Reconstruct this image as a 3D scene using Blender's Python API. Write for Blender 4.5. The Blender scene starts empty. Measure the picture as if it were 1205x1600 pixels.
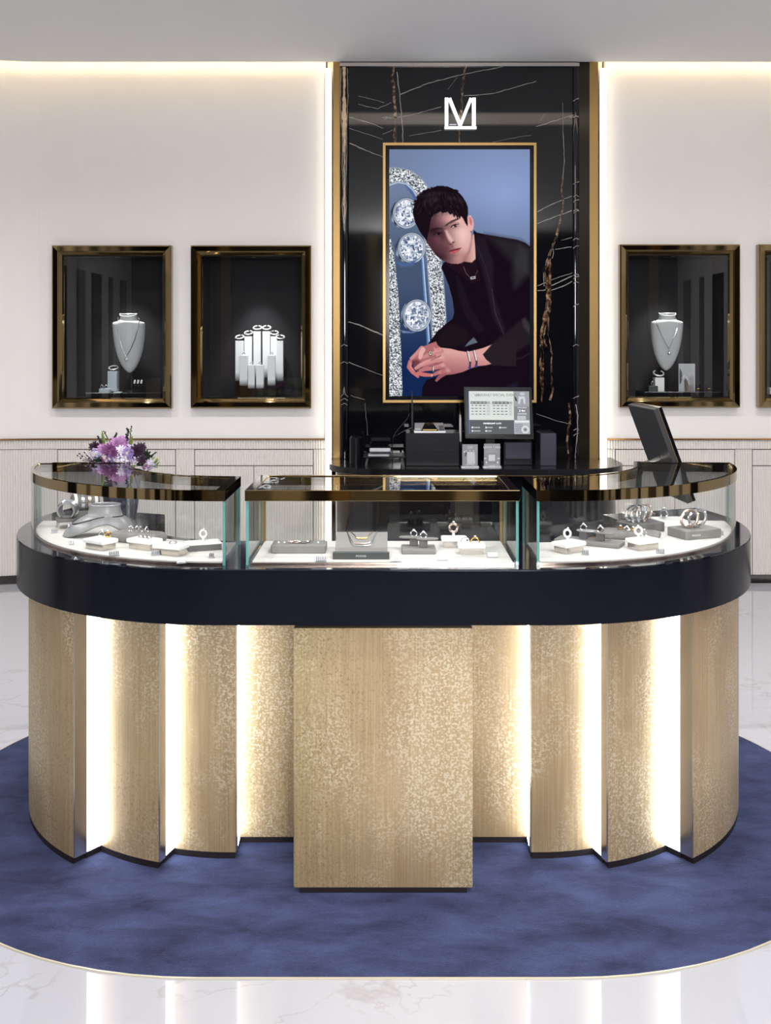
import bpy, math, random
import numpy as np
from mathutils import Vector, Matrix, Euler
R = math.radians
random.seed(7)
rng = np.random.default_rng(11)
sc = bpy.context.scene
COL = sc.collection

# ------------------------------------------------------------------ camera, world, light, exposure
F, CX, CY, H = 1600.0, 602.5, 541.0, 1.5          # photograph taken as 1205 x 1600
cam_d = bpy.data.cameras.new('camera'); cam = bpy.data.objects.new('camera', cam_d); COL.objects.link(cam)
cam.location = (0, 0, H); cam.rotation_euler = (R(90), 0, 0)
cam_d.sensor_fit = 'HORIZONTAL'; cam_d.sensor_width = 36; cam_d.lens = F / 1205 * 36
cam_d.shift_y = -(800 - CY) / 1205
cam_d.clip_start = 0.05
sc.camera = cam
w = bpy.data.worlds.new('world'); sc.world = w; w.use_nodes = True
w.node_tree.nodes['Background'].inputs[0].default_value = (0.9, 0.95, 1, 1)
w.node_tree.nodes['Background'].inputs[1].default_value = 0.08
sc.view_settings.view_transform = 'Standard'; sc.view_settings.look = 'None'
sc.view_settings.exposure = 0.1; sc.view_settings.gamma = 1.0; sc.view_settings.use_curve_mapping = False
sc.cycles.use_denoising = True
sc.cycles.max_bounces = 12; sc.cycles.transparent_max_bounces = 32; sc.cycles.glossy_bounces = 6
sc.cycles.sample_clamp_indirect = 6.0
sc.cycles.caustics_reflective = False; sc.cycles.caustics_refractive = False

def area(name, loc, size, power, color=(1, 1, 1), rot=(0, 0, 0)):
    d = bpy.data.lights.new(name, 'AREA'); d.shape = 'RECTANGLE'; d.size, d.size_y = size
    d.energy = power; d.color = color
    o = bpy.data.objects.new(name, d); COL.objects.link(o); o.location = loc; o.rotation_euler = rot
    return o
KEY = (1.0, 0.985, 0.975)
def spot(loc, power, angle=150, radius=0.05, color=KEY):
    d = bpy.data.lights.new('downlight', 'SPOT'); d.energy = power; d.spot_size = R(angle); d.spot_blend = 1.0
    d.shadow_soft_size = radius; d.color = color
    o = bpy.data.objects.new('downlight', d); COL.objects.link(o); o.location = loc
    return o
for x in (-2.6, -0.9, 0.9, 2.6):                    # recessed downlights of the shop ceiling
    for y, p in ((-0.8, 40), (2.0, 86), (4.6, 102)): spot((x, y, 3.24), p * (.6 if abs(x) > 2 and y < 3 else 1))
area('overhead_fill', (0.75, 1.4, 3.22), (1.3, 3.0), 42, KEY)  # added overhead fill for softer light, no fixture behind it
area('front_fill', (0.75, -2.9, 2.3), (1.3, 1.4), 265, KEY, (R(117), 0, 0))  # added unseen frontal fill for ceiling, wall and gold panels

# ------------------------------------------------------------------ helpers
def lin(c):
    if isinstance(c, str):
        c = c.lstrip('#'); c = tuple(int(c[i:i+2], 16) for i in (0, 2, 4))
    def f(v):
        v = v / 255.0
        return v / 12.92 if v <= 0.04045 else ((v + 0.055) / 1.055) ** 2.4
    return tuple(f(v) for v in c)

def mat(name, color, rough=0.5, metal=0.0, spec=0.5, emit=None, estr=0.0, coat=0.0, noise=0.0, nscale=30.0, bump=0.0):
    m = bpy.data.materials.new(name); m.use_nodes = True
    nt = m.node_tree; b = nt.nodes['Principled BSDF']
    c = lin(color) if not (isinstance(color, tuple) and max(color) <= 1.0) else color
    b.inputs['Base Color'].default_value = (*c, 1)
    b.inputs['Roughness'].default_value = rough; b.inputs['Metallic'].default_value = metal
    b.inputs['Specular IOR Level'].default_value = spec
    b.inputs['Coat Weight'].default_value = coat
    if emit is not None:
        b.inputs['Emission Color'].default_value = (*lin(emit), 1); b.inputs['Emission Strength'].default_value = estr
    if noise > 0 or bump > 0:
        tc = nt.nodes.new('ShaderNodeTexCoord'); n = nt.nodes.new('ShaderNodeTexNoise')
        n.inputs['Scale'].default_value = nscale; n.inputs['Detail'].default_value = 4
        nt.links.new(tc.outputs['Object'], n.inputs['Vector'])
        if noise > 0:
            mx = nt.nodes.new('ShaderNodeMix'); mx.data_type = 'RGBA'
            mx.inputs[6].default_value = (*[v * (1 - noise) for v in c], 1)
            mx.inputs[7].default_value = (*[min(1, v * (1 + noise)) for v in c], 1)
            nt.links.new(n.outputs['Fac'], mx.inputs[0]); nt.links.new(mx.outputs[2], b.inputs['Base Color'])
        if bump > 0:
            bp = nt.nodes.new('ShaderNodeBump'); bp.inputs['Strength'].default_value = bump; bp.inputs['Distance'].default_value = 0.002
            nt.links.new(n.outputs['Fac'], bp.inputs['Height']); nt.links.new(bp.outputs['Normal'], b.inputs['Normal'])
    return m

def node(nt, kind, **kw):
    n = nt.nodes.new(kind)
    for k, v in kw.items(): setattr(n, k, v)
    return n

def glass_mat(name, tint=(1, 1, 1), f0=0.04):
    m = bpy.data.materials.new(name); m.use_nodes = True; nt = m.node_tree
    nt.nodes.remove(nt.nodes['Principled BSDF'])
    out = nt.nodes['Material Output']
    lw = node(nt, 'ShaderNodeLayerWeight'); lw.inputs[0].default_value = 0.5
    pw = node(nt, 'ShaderNodeMath', operation='POWER'); pw.inputs[1].default_value = 5
    ma = node(nt, 'ShaderNodeMath', operation='MULTIPLY_ADD'); ma.inputs[1].default_value = 1 - f0; ma.inputs[2].default_value = f0
    nt.links.new(lw.outputs['Facing'], pw.inputs[0]); nt.links.new(pw.outputs[0], ma.inputs[0])
    t = node(nt, 'ShaderNodeBsdfTransparent'); t.inputs[0].default_value = (*tint, 1)
    g = node(nt, 'ShaderNodeBsdfGlossy'); g.inputs['Roughness'].default_value = 0.0
    mx = node(nt, 'ShaderNodeMixShader')
    nt.links.new(ma.outputs[0], mx.inputs[0]); nt.links.new(t.outputs[0], mx.inputs[1]); nt.links.new(g.outputs[0], mx.inputs[2])
    nt.links.new(mx.outputs[0], out.inputs['Surface'])
    return m

XF = {}                                            # thing -> (location, rotation about z), for parts given in world space
def at(px, py, Y):                                 # point on the plane y = Y seen at a pixel of the photograph
    return Vector(((px - CX) * Y / F, Y, H - (py - CY) * Y / F))
def onz(px, py, z):                                # point on the level z seen at a pixel
    Y = (H - z) * F / (py - CY)
    return Vector(((px - CX) * Y / F, Y, z))

def thing(name, label, cat, loc=(0, 0, 0), rz=0.0, group=None):
    o = bpy.data.objects.new(name, None); COL.objects.link(o)
    o.empty_display_size = 0.05
    o.location = loc; o.rotation_euler = (0, 0, rz)
    o['label'] = label; o['category'] = cat
    if group: o['group'] = group
    XF[o.name] = (Vector(loc), rz)
    return o
def tag(o, label, cat, group=None):
    o['label'] = label; o['category'] = cat
    if group: o['group'] = group
    return o
def structure(o):
    o['kind'] = 'structure'; return o

class MB:
    """collects faces, then links them as ONE mesh object"""
    def __init__(self): self.v = []; self.f = []; self.m = []; self.s = []
    def add(self, vs, fs, mi=0, smooth=False):
        k = len(self.v); self.v += [tuple(p) for p in vs]
        for f in fs:
            self.f.append(tuple(i + k for i in f)); self.m.append(mi); self.s.append(smooth)
        return self
    def box(self, c, s, M=None, mi=0, bev=0.0):
        hx, hy, hz = s[0] / 2, s[1] / 2, s[2] / 2
        if bev <= 0:
            vs = [Vector((x * hx, y * hy, z * hz)) for x in (-1, 1) for y in (-1, 1) for z in (-1, 1)]
            fs = [(0, 1, 3, 2), (4, 6, 7, 5), (0, 4, 5, 1), (2, 3, 7, 6), (0, 2, 6, 4), (1, 5, 7, 3)]
            if M is not None: vs = [M @ p for p in vs]
            return self.add([p + Vector(c) for p in vs], fs, mi)
        b = min(bev, hx * .9, hy * .9, hz * .9)
        rings = []
        def rect(ix, z): # rounded rectangle of 8 points inset ix
            X, Y = hx - ix, hy - ix; q = b
            return [(-X + q, -Y, z), (X - q, -Y, z), (X, -Y + q, z), (X, Y - q, z), (X - q, Y, z), (-X + q, Y, z), (-X, Y - q, z), (-X, -Y + q, z)]
        for ix, z in ((b, -hz), (b * .3, -hz + b * .3), (0, -hz + b), (0, hz - b), (b * .3, hz - b * .3), (b, hz)):
            rings.append([Vector(p) for p in rect(ix, z)])
        vs = sum(rings, []); fs = [tuple(range(7, -1, -1)), tuple(range(40, 48))]
        for r in range(5):
            for i in range(8):
                j = (i + 1) % 8
                fs.append((r*8+i, r*8+j, r*8+8+j, r*8+8+i))
        if M is not None: vs = [M @ p for p in vs]
        return self.add([p + Vector(c) for p in vs], fs, mi)
    def prism(self, poly, z0, z1, mi=0, smooth=False):
        n = len(poly)
        vs = [(p[0], p[1], z0) for p in poly] + [(p[0], p[1], z1) for p in poly]
        self.add(vs, [tuple(range(n - 1, -1, -1)), tuple(range(n, 2 * n))], mi)
        return self.add(vs, [(i, (i+1) % n, n + (i+1) % n, n + i) for i in range(n)], mi, smooth)
    def band(self, outer, inner, z0, z1, mi=0, closed=False, smooth=True):
        """solid band between two plan curves of the same length"""
        n = len(outer)
        O0 = [(p[0], p[1], z0) for p in outer]; O1 = [(p[0], p[1], z1) for p in outer]
        I0 = [(p[0], p[1], z0) for p in inner]; I1 = [(p[0], p[1], z1) for p in inner]
        rg = range(n if closed else n - 1)
        q = lambda i: (i + 1) % n
        self.add(O0 + O1, [(i, q(i), n + q(i), n + i) for i in rg], mi, smooth)
        self.add(I0 + I1, [(q(i), i, n + i, n + q(i)) for i in rg], mi, smooth)
        self.add(O1 + I1, [(i, q(i), n + q(i), n + i) for i in rg], mi)
        self.add(O0 + I0, [(q(i), i, n + i, n + q(i)) for i in rg], mi)
        if not closed:
            for k in (0, n - 1):
                self.add([O0[k], O1[k], I1[k], I0[k]], [(0, 1, 2, 3)], mi)
        return self
    def tube(self, pts, r, n=8, closed=False, mi=0, caps=True):
        pts = [Vector(p) for p in pts]; m = len(pts)
        rr = r if hasattr(r, '__len__') else [r] * m
        rings = []; up = Vector((0, 0, 1)); prev = None
        for i, p in enumerate(pts):
            a = pts[(i - 1) % m] if (closed or i > 0) else p
            b = pts[(i + 1) % m] if (closed or i < m - 1) else p
            t = (b - a); t = t.normalized() if t.length > 1e-9 else Vector((0, 0, 1))
            if prev is None:
                u = t.cross(up) if abs(t.dot(up)) < .95 else t.cross(Vector((1, 0, 0)))
            else:
                u = prev - t * prev.dot(t)
            u.normalize(); prev = u; v = t.cross(u)
            rings.append([p + (u * math.cos(2*math.pi*k/n) + v * math.sin(2*math.pi*k/n)) * rr[i] for k in range(n)])
        vs = sum(rings, []); fs = []
        for i in range(m if closed else m - 1):
            j = (i + 1) % m
            for k in range(n):
                l = (k + 1) % n
                fs.append((i*n+k, i*n+l, j*n+l, j*n+k))
        if not closed and caps: fs += [tuple(range(n - 1, -1, -1)), tuple(range((m-1)*n, m*n))]
        return self.add(vs, fs, mi, True)
    def lathe(self, prof, c=(0, 0, 0), n=20, M=None, mi=0, sx=1, sy=1):
        vs = []; m = len(prof)
        for (r, z) in prof:
            for k in range(n):
                a = 2 * math.pi * k / n
                p = Vector((r * math.cos(a) * sx, r * math.sin(a) * sy, z))
                if M is not None: p = M @ p
                vs.append(p + Vector(c))
        fs = [(i*n+k, i*n+(k+1) % n, (i+1)*n+(k+1) % n, (i+1)*n+k) for i in range(m-1) for k in range(n)]
        self.add(vs, fs, mi, True)
        caps = []
        if prof[0][0] > 1e-6: caps.append(tuple(range(n - 1, -1, -1)))
        if prof[-1][0] > 1e-6: caps.append(tuple(range((m-1)*n, m*n)))
        if caps: self.add(vs, caps, mi)
        return self
    def torus(self, c, R_, r, M=None, n=24, k=8, mi=0, a0=0, a1=360, sy=1):
        full = abs(a1 - a0) >= 359.9
        cnt = n if full else n + 1
        pts = []
        for i in range(cnt):
            a = R(a0 + (a1 - a0) * i / n)
            p = Vector((R_ * math.cos(a), R_ * sy * math.sin(a), 0))
            if M is not None: p = M @ p
            pts.append(p + Vector(c))
        return self.tube(pts, r, k, closed=full, mi=mi)
    def grid(self, P, mi=0, smooth=True, closed_u=False):
        nu, nv = len(P), len(P[0])
        vs = [p for row in P for p in row]; fs = []
        for i in range(nu if closed_u else nu - 1):
            for j in range(nv - 1):
                k = (i + 1) % nu
                fs.append((i*nv+j, k*nv+j, k*nv+j+1, i*nv+j+1))
        return self.add(vs, fs, mi, smooth)
    def build(self, name, mats, parent=None, world=False):
        if not isinstance(mats, (list, tuple)): mats = [mats]
        v = self.v
        if world and parent is not None:
            l, rz = XF.get(parent.name, (Vector((0, 0, 0)), 0)); Mi = Matrix.Rotation(-rz, 3, 'Z')
            v = [Mi @ (Vector(p) - l) for p in v]
        me = bpy.data.meshes.new(name); me.from_pydata([tuple(p) for p in v], [], self.f)
        for m in mats: me.materials.append(m)
        me.polygons.foreach_set('material_index', self.m); me.polygons.foreach_set('use_smooth', self.s)
        me.validate(); me.update()
        import bmesh
        bm = bmesh.new(); bm.from_mesh(me); bmesh.ops.remove_doubles(bm, verts=bm.verts, dist=1e-6)
        bmesh.ops.recalc_face_normals(bm, faces=bm.faces)
        for e in bm.edges:
            if len(e.link_faces) == 2 and e.link_faces[0].normal.angle(e.link_faces[1].normal, 0) > R(38): e.smooth = False
        bm.to_mesh(me); bm.free()
        o = bpy.data.objects.new(name, me); COL.objects.link(o)
        if parent is not None:
            o.parent = parent
            if parent.name in XF: XF[o.name] = XF[parent.name]
        return o

def dup(root, loc, rz=None, label=None):
    r = root.copy(); COL.objects.link(r); r.location = loc
    if rz is not None: r.rotation_euler = (0, 0, rz)
    if label: r['label'] = label
    for ch in list(root.children):
        c = ch.copy(); COL.objects.link(c); c.parent = r
        for g in list(ch.children):
            d = g.copy(); COL.objects.link(d); d.parent = c
    return r

def text(body, size, mat_, M, name, parent, depth=0.0008, align='CENTER', world=True):
    cu = bpy.data.curves.new(name, 'FONT'); cu.body = body; cu.size = size; cu.extrude = depth
    cu.align_x = align; cu.align_y = 'CENTER'; cu.resolution_u = 2
    o = bpy.data.objects.new(name, cu); COL.objects.link(o)
    me = bpy.data.meshes.new_from_object(o.evaluated_get(bpy.context.evaluated_depsgraph_get()))
    bpy.data.objects.remove(o); bpy.data.curves.remove(cu)
    me.transform(M)
    if world and parent is not None:
        l, rz = XF.get(parent.name, (Vector((0, 0, 0)), 0))
        me.transform(Matrix.Rotation(-rz, 4, 'Z') @ Matrix.Translation(-l))
    me.materials.clear(); me.materials.append(mat_)
    o = bpy.data.objects.new(name, me); COL.objects.link(o); o.parent = parent
    return o
UP = Matrix.Rotation(R(90), 4, 'X')                # stands lettering upright, facing the front

# ------------------------------------------------------------------ raster painter for flat prints and screens
class Canvas:
    """a picture painted in numpy and carried by the vertex colours of a flat grid"""
    def __init__(self, x0, y0, x1, y1, nx, ny):
        self.x0, self.y0, self.x1, self.y1, self.nx, self.ny = x0, y0, x1, y1, nx, ny
        self.X, self.Y = np.meshgrid(np.linspace(x0, x1, nx), np.linspace(y0, y1, ny))
        self.C = np.zeros((ny, nx, 3)); self.px = (x1 - x0) / (nx - 1)
    def win(self, a, b, c, d):
        i0 = int(np.clip((a - self.x0) / self.px - 1, 0, self.nx)); i1 = int(np.clip((c - self.x0) / self.px + 2, 0, self.nx))
        py = (self.y1 - self.y0) / (self.ny - 1)
        j0 = int(np.clip((b - self.y0) / py - 1, 0, self.ny)); j1 = int(np.clip((d - self.y0) / py + 2, 0, self.ny))
        return slice(j0, j1), slice(i0, i1)
    def blend(self, sl, mask, col):
        if callable(col): col = col(self.X[sl], self.Y[sl])
        col = np.asarray(col, float)
        self.C[sl] += (col - self.C[sl]) * mask[..., None]
    def poly(self, pts, col, soft=None, alpha=1.0):
        p = np.asarray(pts, float); soft = self.px * .7 if soft is None else soft
        sl = self.win(p[:, 0].min() - soft * 2, p[:, 1].min() - soft * 2, p[:, 0].max() + soft * 2, p[:, 1].max() + soft * 2)
        x, y = self.X[sl], self.Y[sl]
        if x.size == 0: return
        ins = np.zeros(x.shape, bool); dist = np.full(x.shape, 1e9)
        for (ax, ay), (bx, by) in zip(p, np.roll(p, -1, 0)):
            dx, dy = bx - ax, by - ay; L = dx * dx + dy * dy + 1e-12
            t = np.clip(((x - ax) * dx + (y - ay) * dy) / L, 0, 1)
            dist = np.minimum(dist, np.hypot(x - ax - t * dx, y - ay - t * dy))
            c = (ay > y) != (by > y)
            ins ^= c & (x < (bx - ax) * (y - ay) / (by - ay + 1e-12) + ax)
        d = np.where(ins, dist, -dist)
        self.blend(sl, np.clip(d / (2 * soft) + .5, 0, 1) * alpha, col)
    def stroke(self, pts, wd, col, soft=None, alpha=1.0):
        p = np.asarray(pts, float); soft = self.px * .7 if soft is None else soft
        wd = np.broadcast_to(np.asarray(wd, float), (len(p),)); W = wd.max() + soft * 2
        sl = self.win(p[:, 0].min() - W, p[:, 1].min() - W, p[:, 0].max() + W, p[:, 1].max() + W)
        x, y = self.X[sl], self.Y[sl]
        if x.size == 0: return
        d = np.full(x.shape, -1e9)
        for i in range(len(p) - 1):
            (ax, ay), (bx, by) = p[i], p[i + 1]; dx, dy = bx - ax, by - ay; L = dx * dx + dy * dy + 1e-12
            t = np.clip(((x - ax) * dx + (y - ay) * dy) / L, 0, 1)
            d = np.maximum(d, wd[i] + (wd[i+1] - wd[i]) * t - np.hypot(x - ax - t * dx, y - ay - t * dy))
        self.blend(sl, np.clip(d / (2 * soft) + .5, 0, 1) * alpha, col)
    def ell(self, cx, cy, rx, ry, col, soft=None, alpha=1.0):
        soft = self.px * .7 if soft is None else soft
        sl = self.win(cx - rx - soft * 2, cy - ry - soft * 2, cx + rx + soft * 2, cy + ry + soft * 2)
        x, y = self.X[sl], self.Y[sl]
        if x.size == 0: return
        d = (1 - np.hypot((x - cx) / rx, (y - cy) / ry)) * min(rx, ry)
        self.blend(sl, np.clip(d / (2 * soft) + .5, 0, 1) * alpha, col)
    def build(self, name, m, parent, origin, ux, uz):
        """origin = top left corner, ux / uz = full edge vectors along the picture (to the right, down); world space"""
        l, rz = XF.get(parent.name, (Vector((0, 0, 0)), 0)); Mi = Matrix.Rotation(-rz, 3, 'Z')
        o_ = np.array(Mi @ (Vector(origin) - l)); a = np.array(Mi @ Vector(ux)); b = np.array(Mi @ Vector(uz))
        nx, ny = self.nx, self.ny
        s, t = np.meshgrid(np.linspace(0, 1, nx), np.linspace(0, 1, ny))
        co = o_ + s[..., None] * a + t[..., None] * b
        me = bpy.data.meshes.new(name)
        me.vertices.add(nx * ny); me.vertices.foreach_set('co', co.reshape(-1).astype(np.float32))
        i = (np.arange(ny - 1)[:, None] * nx + np.arange(nx - 1)[None]).reshape(-1)
        q = np.stack([i, i + nx, i + nx + 1, i + 1], 1).reshape(-1).astype(np.int32)
        nf = (nx - 1) * (ny - 1)
        me.loops.add(nf * 4); me.loops.foreach_set('vertex_index', q)
        me.polygons.add(nf); me.polygons.foreach_set('loop_start', np.arange(0, nf * 4, 4, dtype=np.int32))
        me.update(calc_edges=True)
        at_ = me.color_attributes.new('print', 'FLOAT_COLOR', 'POINT')
        c = np.clip(self.C, 0, 255) / 255.0
        c = np.where(c <= .04045, c / 12.92, ((c + .055) / 1.055) ** 2.4)
        at_.data.foreach_set('color', np.concatenate([c, np.ones((ny, nx, 1))], 2).reshape(-1).astype(np.float32))
        me.materials.append(m)
        o = bpy.data.objects.new(name, me); COL.objects.link(o); o.parent = parent
        return o
def print_mat(name, emission=0.0, rough=0.4):
    m = bpy.data.materials.new(name); m.use_nodes = True; nt = m.node_tree; b = nt.nodes['Principled BSDF']
    a = node(nt, 'ShaderNodeAttribute'); a.attribute_name = 'print'
    b.inputs['Roughness'].default_value = rough
    if emission > 0:
        b.inputs['Base Color'].default_value = (0, 0, 0, 1)
        nt.links.new(a.outputs['Color'], b.inputs['Emission Color']); b.inputs['Emission Strength'].default_value = emission; b.inputs['Specular IOR Level'].default_value = 0.0; b.inputs['Roughness'].default_value = 1.0
    else:
        nt.links.new(a.outputs['Color'], b.inputs['Base Color'])
    return m

# ------------------------------------------------------------------ materials
M = {}
M['wall'] = mat('wall_paint', (236, 233, 230), .7, noise=.02, nscale=6)
M['ceiling'] = mat('ceiling_paint', (242, 241, 239), .8, noise=.01, nscale=5)
M['flute'] = mat('fluted_lacquer', (226, 221, 216), .45, noise=.02, nscale=9)
M['dark_gap'] = mat('shadow_gap', (60, 56, 52), .8)
M['rail'] = mat('bronze_rail', (150, 110, 70), .3, .9)
M['baseboard'] = mat('dark_baseboard', (30, 22, 24), .4)
M['gold_trim'] = mat('satin_gold', (150, 122, 78), .32, .9, noise=.05, nscale=60)
M['mirror_gold'] = mat('polished_brass', (150, 132, 96), .05, 1.0, noise=.03, nscale=12)
M['bronze_mirror'] = mat('bronze_mirror', (34, 28, 20), .16, .3, noise=.05, nscale=9)
M['black_marble'] = mat('black_marble', (10, 11, 16), .05, 0, .5, noise=.5, nscale=5)
M['led'] = mat('led_diffuser', (255, 250, 240), .5, emit=(255, 246, 230), estr=3.0)
M['led_cool'] = mat('led_diffuser_cool', (255, 255, 255), .5, emit=(244, 249, 255), estr=10.0)
M['led_cove'] = mat('led_cove', (255, 240, 215), .5, emit=(255, 226, 178), estr=26.0)
M['letter'] = mat('letter_face', (255, 255, 255), .5, emit=(250, 252, 255), estr=3.0)
M['navy'] = mat('navy_lacquer', (5, 8, 18), .2, 0, .22, noise=.06, nscale=4)
M['navy_gloss'] = mat('navy_gloss_top', (14, 16, 28), .05, 0, .7, noise=.06, nscale=4)
M['rug_edge'] = mat('champagne_edge', (214, 206, 182), .35, .3, noise=.04, nscale=60)
M['kick'] = mat('dark_plinth', (26, 18, 20), .5)
M['steel'] = mat('brushed_steel', (205, 198, 190), .22, .95, noise=.04, nscale=40)
M['black'] = mat('matte_black', (11, 11, 15), .35, 0, .25, noise=.1, nscale=20)
M['black_gloss'] = mat('gloss_black', (9, 10, 17), .12, spec=.25)
M['black_top'] = mat('black_worktop', (17, 16, 21), .2, 0, .35, noise=.1, nscale=15)
M['char'] = mat('charcoal_plastic', (46, 46, 50), .4, noise=.05, nscale=30)
M['char_box'] = mat('dark_metal_case', (13, 14, 21), .35, 0, .2, noise=.05, nscale=25)
M['grey_box'] = mat('grey_metal_case', (58, 58, 72), .35, .2, .3, noise=.04, nscale=20)
M['silver_plastic'] = mat('silver_plastic', (170, 170, 178), .3, .4)
M['white_plastic'] = mat('white_plastic', (225, 225, 230), .35)
M['backdrop'] = mat('display_backdrop', (30, 29, 33), .85, noise=.08, nscale=40)
M['bust'] = mat('bust_velvet', (200, 202, 204), .55, noise=.12, nscale=14)
M['bust_grey'] = mat('grey_leather', (132, 132, 134), .32, noise=.08, nscale=25)
M['grey_fabric'] = mat('grey_suede', (122, 119, 117), .8, noise=.06, nscale=90, bump=.2)
M['grey_dark'] = mat('grey_suede_dark', (92, 90, 90), .7, noise=.06, nscale=90)
M['tray_green'] = mat('dark_tray', (58, 62, 60), .4, noise=.05, nscale=30)
M['deck'] = mat('deck_linen', (200, 197, 193), .8, noise=.04, nscale=60)
M['white_pad'] = mat('white_pad', (238, 236, 234), .6, noise=.02, nscale=40)
M['pale_blue'] = mat('pale_block', (176, 190, 196), .5, noise=.04, nscale=20)
M['silver'] = mat('silver', (225, 225, 230), .12, 1.0, noise=.03, nscale=60)
M['gold'] = mat('yellow_gold', (222, 172, 90), .15, 1.0, noise=.03, nscale=60)
M['white_gold'] = mat('white_gold', (236, 236, 238), .35, .5, noise=.03, nscale=50)
M['rose'] = mat('rose_gold', (232, 208, 196), .2, 1.0, noise=.03, nscale=60)
M['gem'] = mat('cut_stone', (235, 240, 250), .03, 0, 1.0, emit=(255, 255, 255), estr=0.0)
M['acrylic'] = glass_mat('clear_acrylic', (.93, .95, .96), .07)
M['glass'] = glass_mat('case_glass', (.985, .995, .992))
M['pane'] = glass_mat('display_glass', (.97, .98, .98))
M['edge'] = mat('glass_edge', (112, 176, 172), .15, 0, .7, noise=.1, nscale=30)
M['tag_ink'] = mat('tag_ink', (60, 60, 64), .4)
M['white_print'] = mat('white_print', (220, 222, 224), .6)

def gold_leaf():
    m = bpy.data.materials.new('gold_leaf_paper'); m.use_nodes = True; nt = m.node_tree; b = nt.nodes['Principled BSDF']; L = nt.links.new
    tc = node(nt, 'ShaderNodeTexCoord')
    def noise(scale, xyz, detail=4, rough=.55):
        mp = node(nt, 'ShaderNodeMapping'); mp.inputs['Scale'].default_value = xyz
        n = node(nt, 'ShaderNodeTexNoise'); n.inputs['Scale'].default_value = scale; n.inputs['Detail'].default_value = detail; n.inputs['Roughness'].default_value = rough
        L(tc.outputs['Object'], mp.inputs[0]); L(mp.outputs[0], n.inputs['Vector']); return n
    def ramp(n, stops):
        r = node(nt, 'ShaderNodeValToRGB'); e = r.color_ramp.elements
        while len(e) < len(stops): e.new(.5)
        for el, (p, c) in zip(e, stops): el.position = p; el.color = (*c, 1) if len(c) == 3 else c
        L(n.outputs['Fac'], r.inputs[0]); return r
    g = lambda c: lin(c)
    big = ramp(noise(2.2, (1.6, 1.6, .5)), [(.3, (0, 0, 0)), (.7, (1, 1, 1))])
    base = node(nt, 'ShaderNodeMix', data_type='RGBA'); base.inputs[6].default_value = (*g((164, 143, 110)), 1); base.inputs[7].default_value = (*g((188, 169, 134)), 1)
    L(big.outputs[0], base.inputs[0])
    hue = node(nt, 'ShaderNodeMix', data_type='RGBA', blend_type='MULTIPLY'); hue.inputs[0].default_value = .85
    hr = ramp(noise(2.6, (1, 1, .22), 2), [(.30, (.93, .93, .80)), (.46, (1.0, .95, .88)), (.60, (1.0, .92, .86)), (.72, (1.04, 1.03, 1.06))])
    L(base.outputs[2], hue.inputs[6]); L(hr.outputs[0], hue.inputs[7]); base = hue
    stripe = ramp(noise(260, (1, 1, .012), 2), [(.35, (.84, .84, .84)), (.65, (1.08, 1.08, 1.08))])
    mul = node(nt, 'ShaderNodeMix', data_type='RGBA', blend_type='MULTIPLY'); mul.inputs[0].default_value = 1
    L(base.outputs[2], mul.inputs[6]); L(stripe.outputs[0], mul.inputs[7])
    zone = ramp(noise(3.6, (1, 1, .5), 6, .6), [(.44, (0, 0, 0)), (.60, (1, 1, 1))])
    sp = ramp(noise(135, (1, 1, 1.15), 5, .62), [(.50, (0, 0, 0)), (.56, (1, 1, 1))])
    f1 = node(nt, 'ShaderNodeMath', operation='MULTIPLY'); L(zone.outputs[0], f1.inputs[0]); L(sp.outputs[0], f1.inputs[1])
    m1 = node(nt, 'ShaderNodeMix', data_type='RGBA'); m1.inputs[7].default_value = (*g((222, 210, 184)), 1); L(mul.outputs[2], m1.inputs[6])
    f1b = node(nt, 'ShaderNodeMath', operation='MULTIPLY'); f1b.inputs[1].default_value = .7; L(f1.outputs[0], f1b.inputs[0]); L(f1b.outputs[0], m1.inputs[0])
    zone2 = ramp(noise(2.6, (1, 1, .6), 3), [(.40, (1, 1, 1)), (.55, (0, 0, 0))])
    sp2 = ramp(noise(150, (1, 1, .9), 5, .65), [(.54, (0, 0, 0)), (.60, (1, 1, 1))])
    f2 = node(nt, 'ShaderNodeMath', operation='MULTIPLY'); L(zone2.outputs[0], f2.inputs[0]); L(sp2.outputs[0], f2.inputs[1])
    f2b = node(nt, 'ShaderNodeMath', operation='MULTIPLY'); f2b.inputs[1].default_value = .65; L(f2.outputs[0], f2b.inputs[0])
    m2 = node(nt, 'ShaderNodeMix', data_type='RGBA'); m2.inputs[7].default_value = (*g((128, 106, 72)), 1); L(m1.outputs[2], m2.inputs[6]); L(f2b.outputs[0], m2.inputs[0])
    L(m2.outputs[2], b.inputs['Base Color'])
    b.inputs['Metallic'].default_value = .35; b.inputs['Roughness'].default_value = .42
    bp = node(nt, 'ShaderNodeBump'); bp.inputs['Strength'].default_value = .15; bp.inputs['Distance'].default_value = .001
    L(sp.outputs[0], bp.inputs['Height']); L(bp.outputs[0], b.inputs['Normal'])
    return m
M['leaf'] = gold_leaf()

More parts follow.
